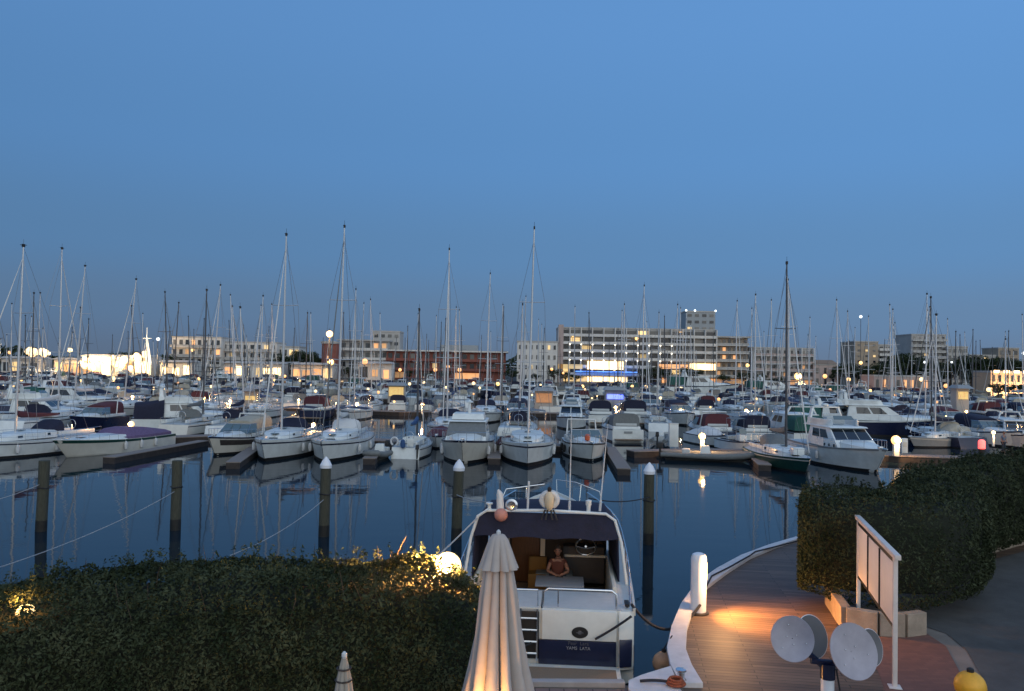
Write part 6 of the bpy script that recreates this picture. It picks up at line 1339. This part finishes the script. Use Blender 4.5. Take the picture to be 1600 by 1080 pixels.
# closed parasols
def parasol(label, px, ytop, ybot, hwb, Y, skirt, folds, m, ztop_extra=0, ties=False, z0=1.88):
    pt = P(px, ytop, Y=Y); r = thing('parasol', label, 'parasol', (pt.x, pt.y, z0), .3); H = pt.z - z0; s = Y / PXF
    yy = lambda y: P(px, y, Y=Y).z - z0
    fr_ = random.Random(int(px)); FA = [fr_.uniform(.45, 1.5) for _ in range(folds)]; FP = [fr_.uniform(-.25, .25) for _ in range(folds)]
    def ringat(rad, z, amp, ph, n=132):
        o = []
        for j in range(n):
            a = 2 * math.pi * j / n; u_ = (a * folds / (2 * math.pi)) % folds; fi = int(u_) % folds; sv_ = abs(math.sin(math.pi * (u_ - int(u_)))) ** .75; k = rad * (1 + amp * FA[fi] * (sv_ - .6) + amp * .25 * math.sin(a * 3 + z * 1.3) + amp * .08 * math.sin(a * 9 + z * 7 + FP[fi] * 9)); o.append((k * math.cos(a), k * math.sin(a), z))
        return o
    b = MB()
    if skirt:
        rings = [ringat(q * s, yy(y), am, .0) for y, q, am in ((ytop + 1, 5, 0), (ytop + 3, 10, .03), (ytop + 10, 15, .08), (ytop + 24, 20, .12), (ytop + 42, 26, .18), (ytop + 53, 30, .22))]
        b.loft(rings, closed=True); b.build('vent_cap', m, r, ang=70); b = MB()
        rings = [ringat(q * s, yy(y), am, .15) for y, q, am in ((ytop + 40, 17, .2), (ytop + 60, 22, .34), (ytop + 95, 26, .40), (ytop + 150, 32, .44), (ytop + 210, 41, .46), (ybot, 49, .46), (ybot + 40, 54, .44))]
        b.loft(rings, closed=True); b.build('canopy', m, r, ang=70)
    else:
        rings = [ringat(q * s, yy(y), am, .1) for y, q, am in ((ytop + 4, 4, 0), (ytop + 12, 6, .1), (ytop + 35, 11, .15), (ytop + 70, 16, .2), (ytop + 130, 20, .25))]
        b.loft(rings, closed=True); b.build('canopy', m, r, ang=70)
        for y in (ytop + 20, ytop + 38, ytop + 58, ytop + 85):
            q = 8 + (y - ytop) * .11; b = MB(); b.tube([(q * s * 1.02 * math.cos(a), q * s * 1.02 * math.sin(a), yy(y)) for a in [k * math.pi / 10 for k in range(21)]], .010, 5, False); b.build('tie', M_BEAM, r)
    b = MB(); b.tube([(0, 0, 0), (0, 0, H)], .028, 10); b.build('pole', M_ALU, r)
    b = MB(); b.lathe([(.03, 0), (.028, .03), (.01, .05)], (0, 0, H - .01), 10); b.build('finial', M_FEND, r)
    b = MB(); b.lathe([(.36, 0), (.36, .05), (.30, .09), (.06, .11), (.05, .3)], (0, 0, 0), 24); b.build('base', M_CONC, r)
    return r
M_PAR = mat('parasol_cloth', (.42, .37, .34), .85, var=.08, scale=3, bump=.25, bscale=9)
parasol('large closed beige parasol with flared cap, in front of the motorboat', 779, 833, 1080, 50, 9.6, True, 11, M_PAR)
parasol('slim closed grey parasol with bands, poking up before the hedge', 538, 1024, 1100, 14, 8.3, False, 8, mat('parasol_grey', (.30, .27, .23), .85, var=.1), ties=True)

# foreground lamps in and beside the hedge
def garden_lamp(label, p, rad, m, z0=1.15, e=300):
    r = thing('garden_lamp', label, 'garden lamp', (p.x, p.y, z0)); point(r, (-.12, -.34, p.z - z0 + .08) if rad > .2 else ((.0, -rad - .05, p.z - z0 + .22) if z0 < 1.5 else (.06, -rad - .05, p.z - z0 + .02)), e, (1, .46, .12), .06); b = MB(); b.tube([(0, 0, 0), (0, 0, p.z - z0 - rad * .9)], .035, 8); b.build('pole', M_BLACK, r)
    b = MB(); b.ball((0, 0, p.z - z0), rad, 16, 12); b.build('globe', m, r, ang=80)
    if rad > .2: point(r, (-.5, -.15, p.z - z0 + .28), 380, (1, .50, .14), .1)
    return r
garden_lamp('blazing round globe lamp at the right end of the left hedge', P(700, 884, Y=12.55), .21, emat('globe_bright', (1, .66, .27), 2.4), e=1500)
garden_lamp('globe lamp glimpsed through leaves at the far left of the hedge', P(40, 958, Y=10.7), .12, emat('globe_hidden', (1, .70, .30), 2.4), e=28)
garden_lamp('small globe lamp low between hedge and large parasol', P(742, 1160, Y=9.0), .07, emat('globe_low', (1, .60, .22), 2.6), 1.88, 120)

# ------------------------------------------------------------------ labels told apart by place
def zone(px):
    for a, s in ((62, 'under the left floodlights'), (125, 'left of glaring restaurants'), (240, 'under glaring restaurants'), (345, 'under white apartment house'), (432, 'under stepped white block'), (500, 'left of brick tower'), (600, 'right of brick tower'), (700, 'under red building, left'), (800, 'under red building, right'),
                 (872, 'under small-windowed white block'), (960, 'under hotel, left part'), (1060, 'under the hotel, middle'), (1120, 'under the hotel tower'), (1175, 'under the annex'), (1272, 'under pinkish apartment block'), (1330, 'under the pink house'), (1400, 'under brown slab tower'), (1480, 'under grey tower block'), (1545, 'left of the colonnade')):
        if px < a: return s
    return 'by the colonnade'
ORD = ['', 'second', 'third', 'fourth', 'fifth', 'sixth', 'seventh', 'eighth', 'ninth', 'tenth', 'eleventh', 'twelfth']
base = {}
for o, bs, ref, pl_ in AUTO: base.setdefault(bs, []).append((pix(ref)[0], o))
for bs, lst in base.items():
    if len(lst) == 1: lst[0][1]['label'] = bs.rstrip(','); continue
    zs_ = {}
    for x, o in lst: zs_.setdefault(zone(x), []).append((x, o))
    for zz, l2 in zs_.items():
        l2.sort(key=lambda q: q[0])
        for i, (x, o) in enumerate(l2):
            s = bs.rstrip(',') + ', ' + zz.replace(', ', ' ')
            if len(l2) == 2: s = ('left ' if i == 0 else 'right ') + s
            elif len(l2) > 2: s = ('leftmost ' if i == 0 else ('rightmost ' if i == len(l2) - 1 else ORD[i] + ' from left: ')) + s
            o['label'] = s
mx = max(len(o['label'].split()) for o, *_ in AUTO)
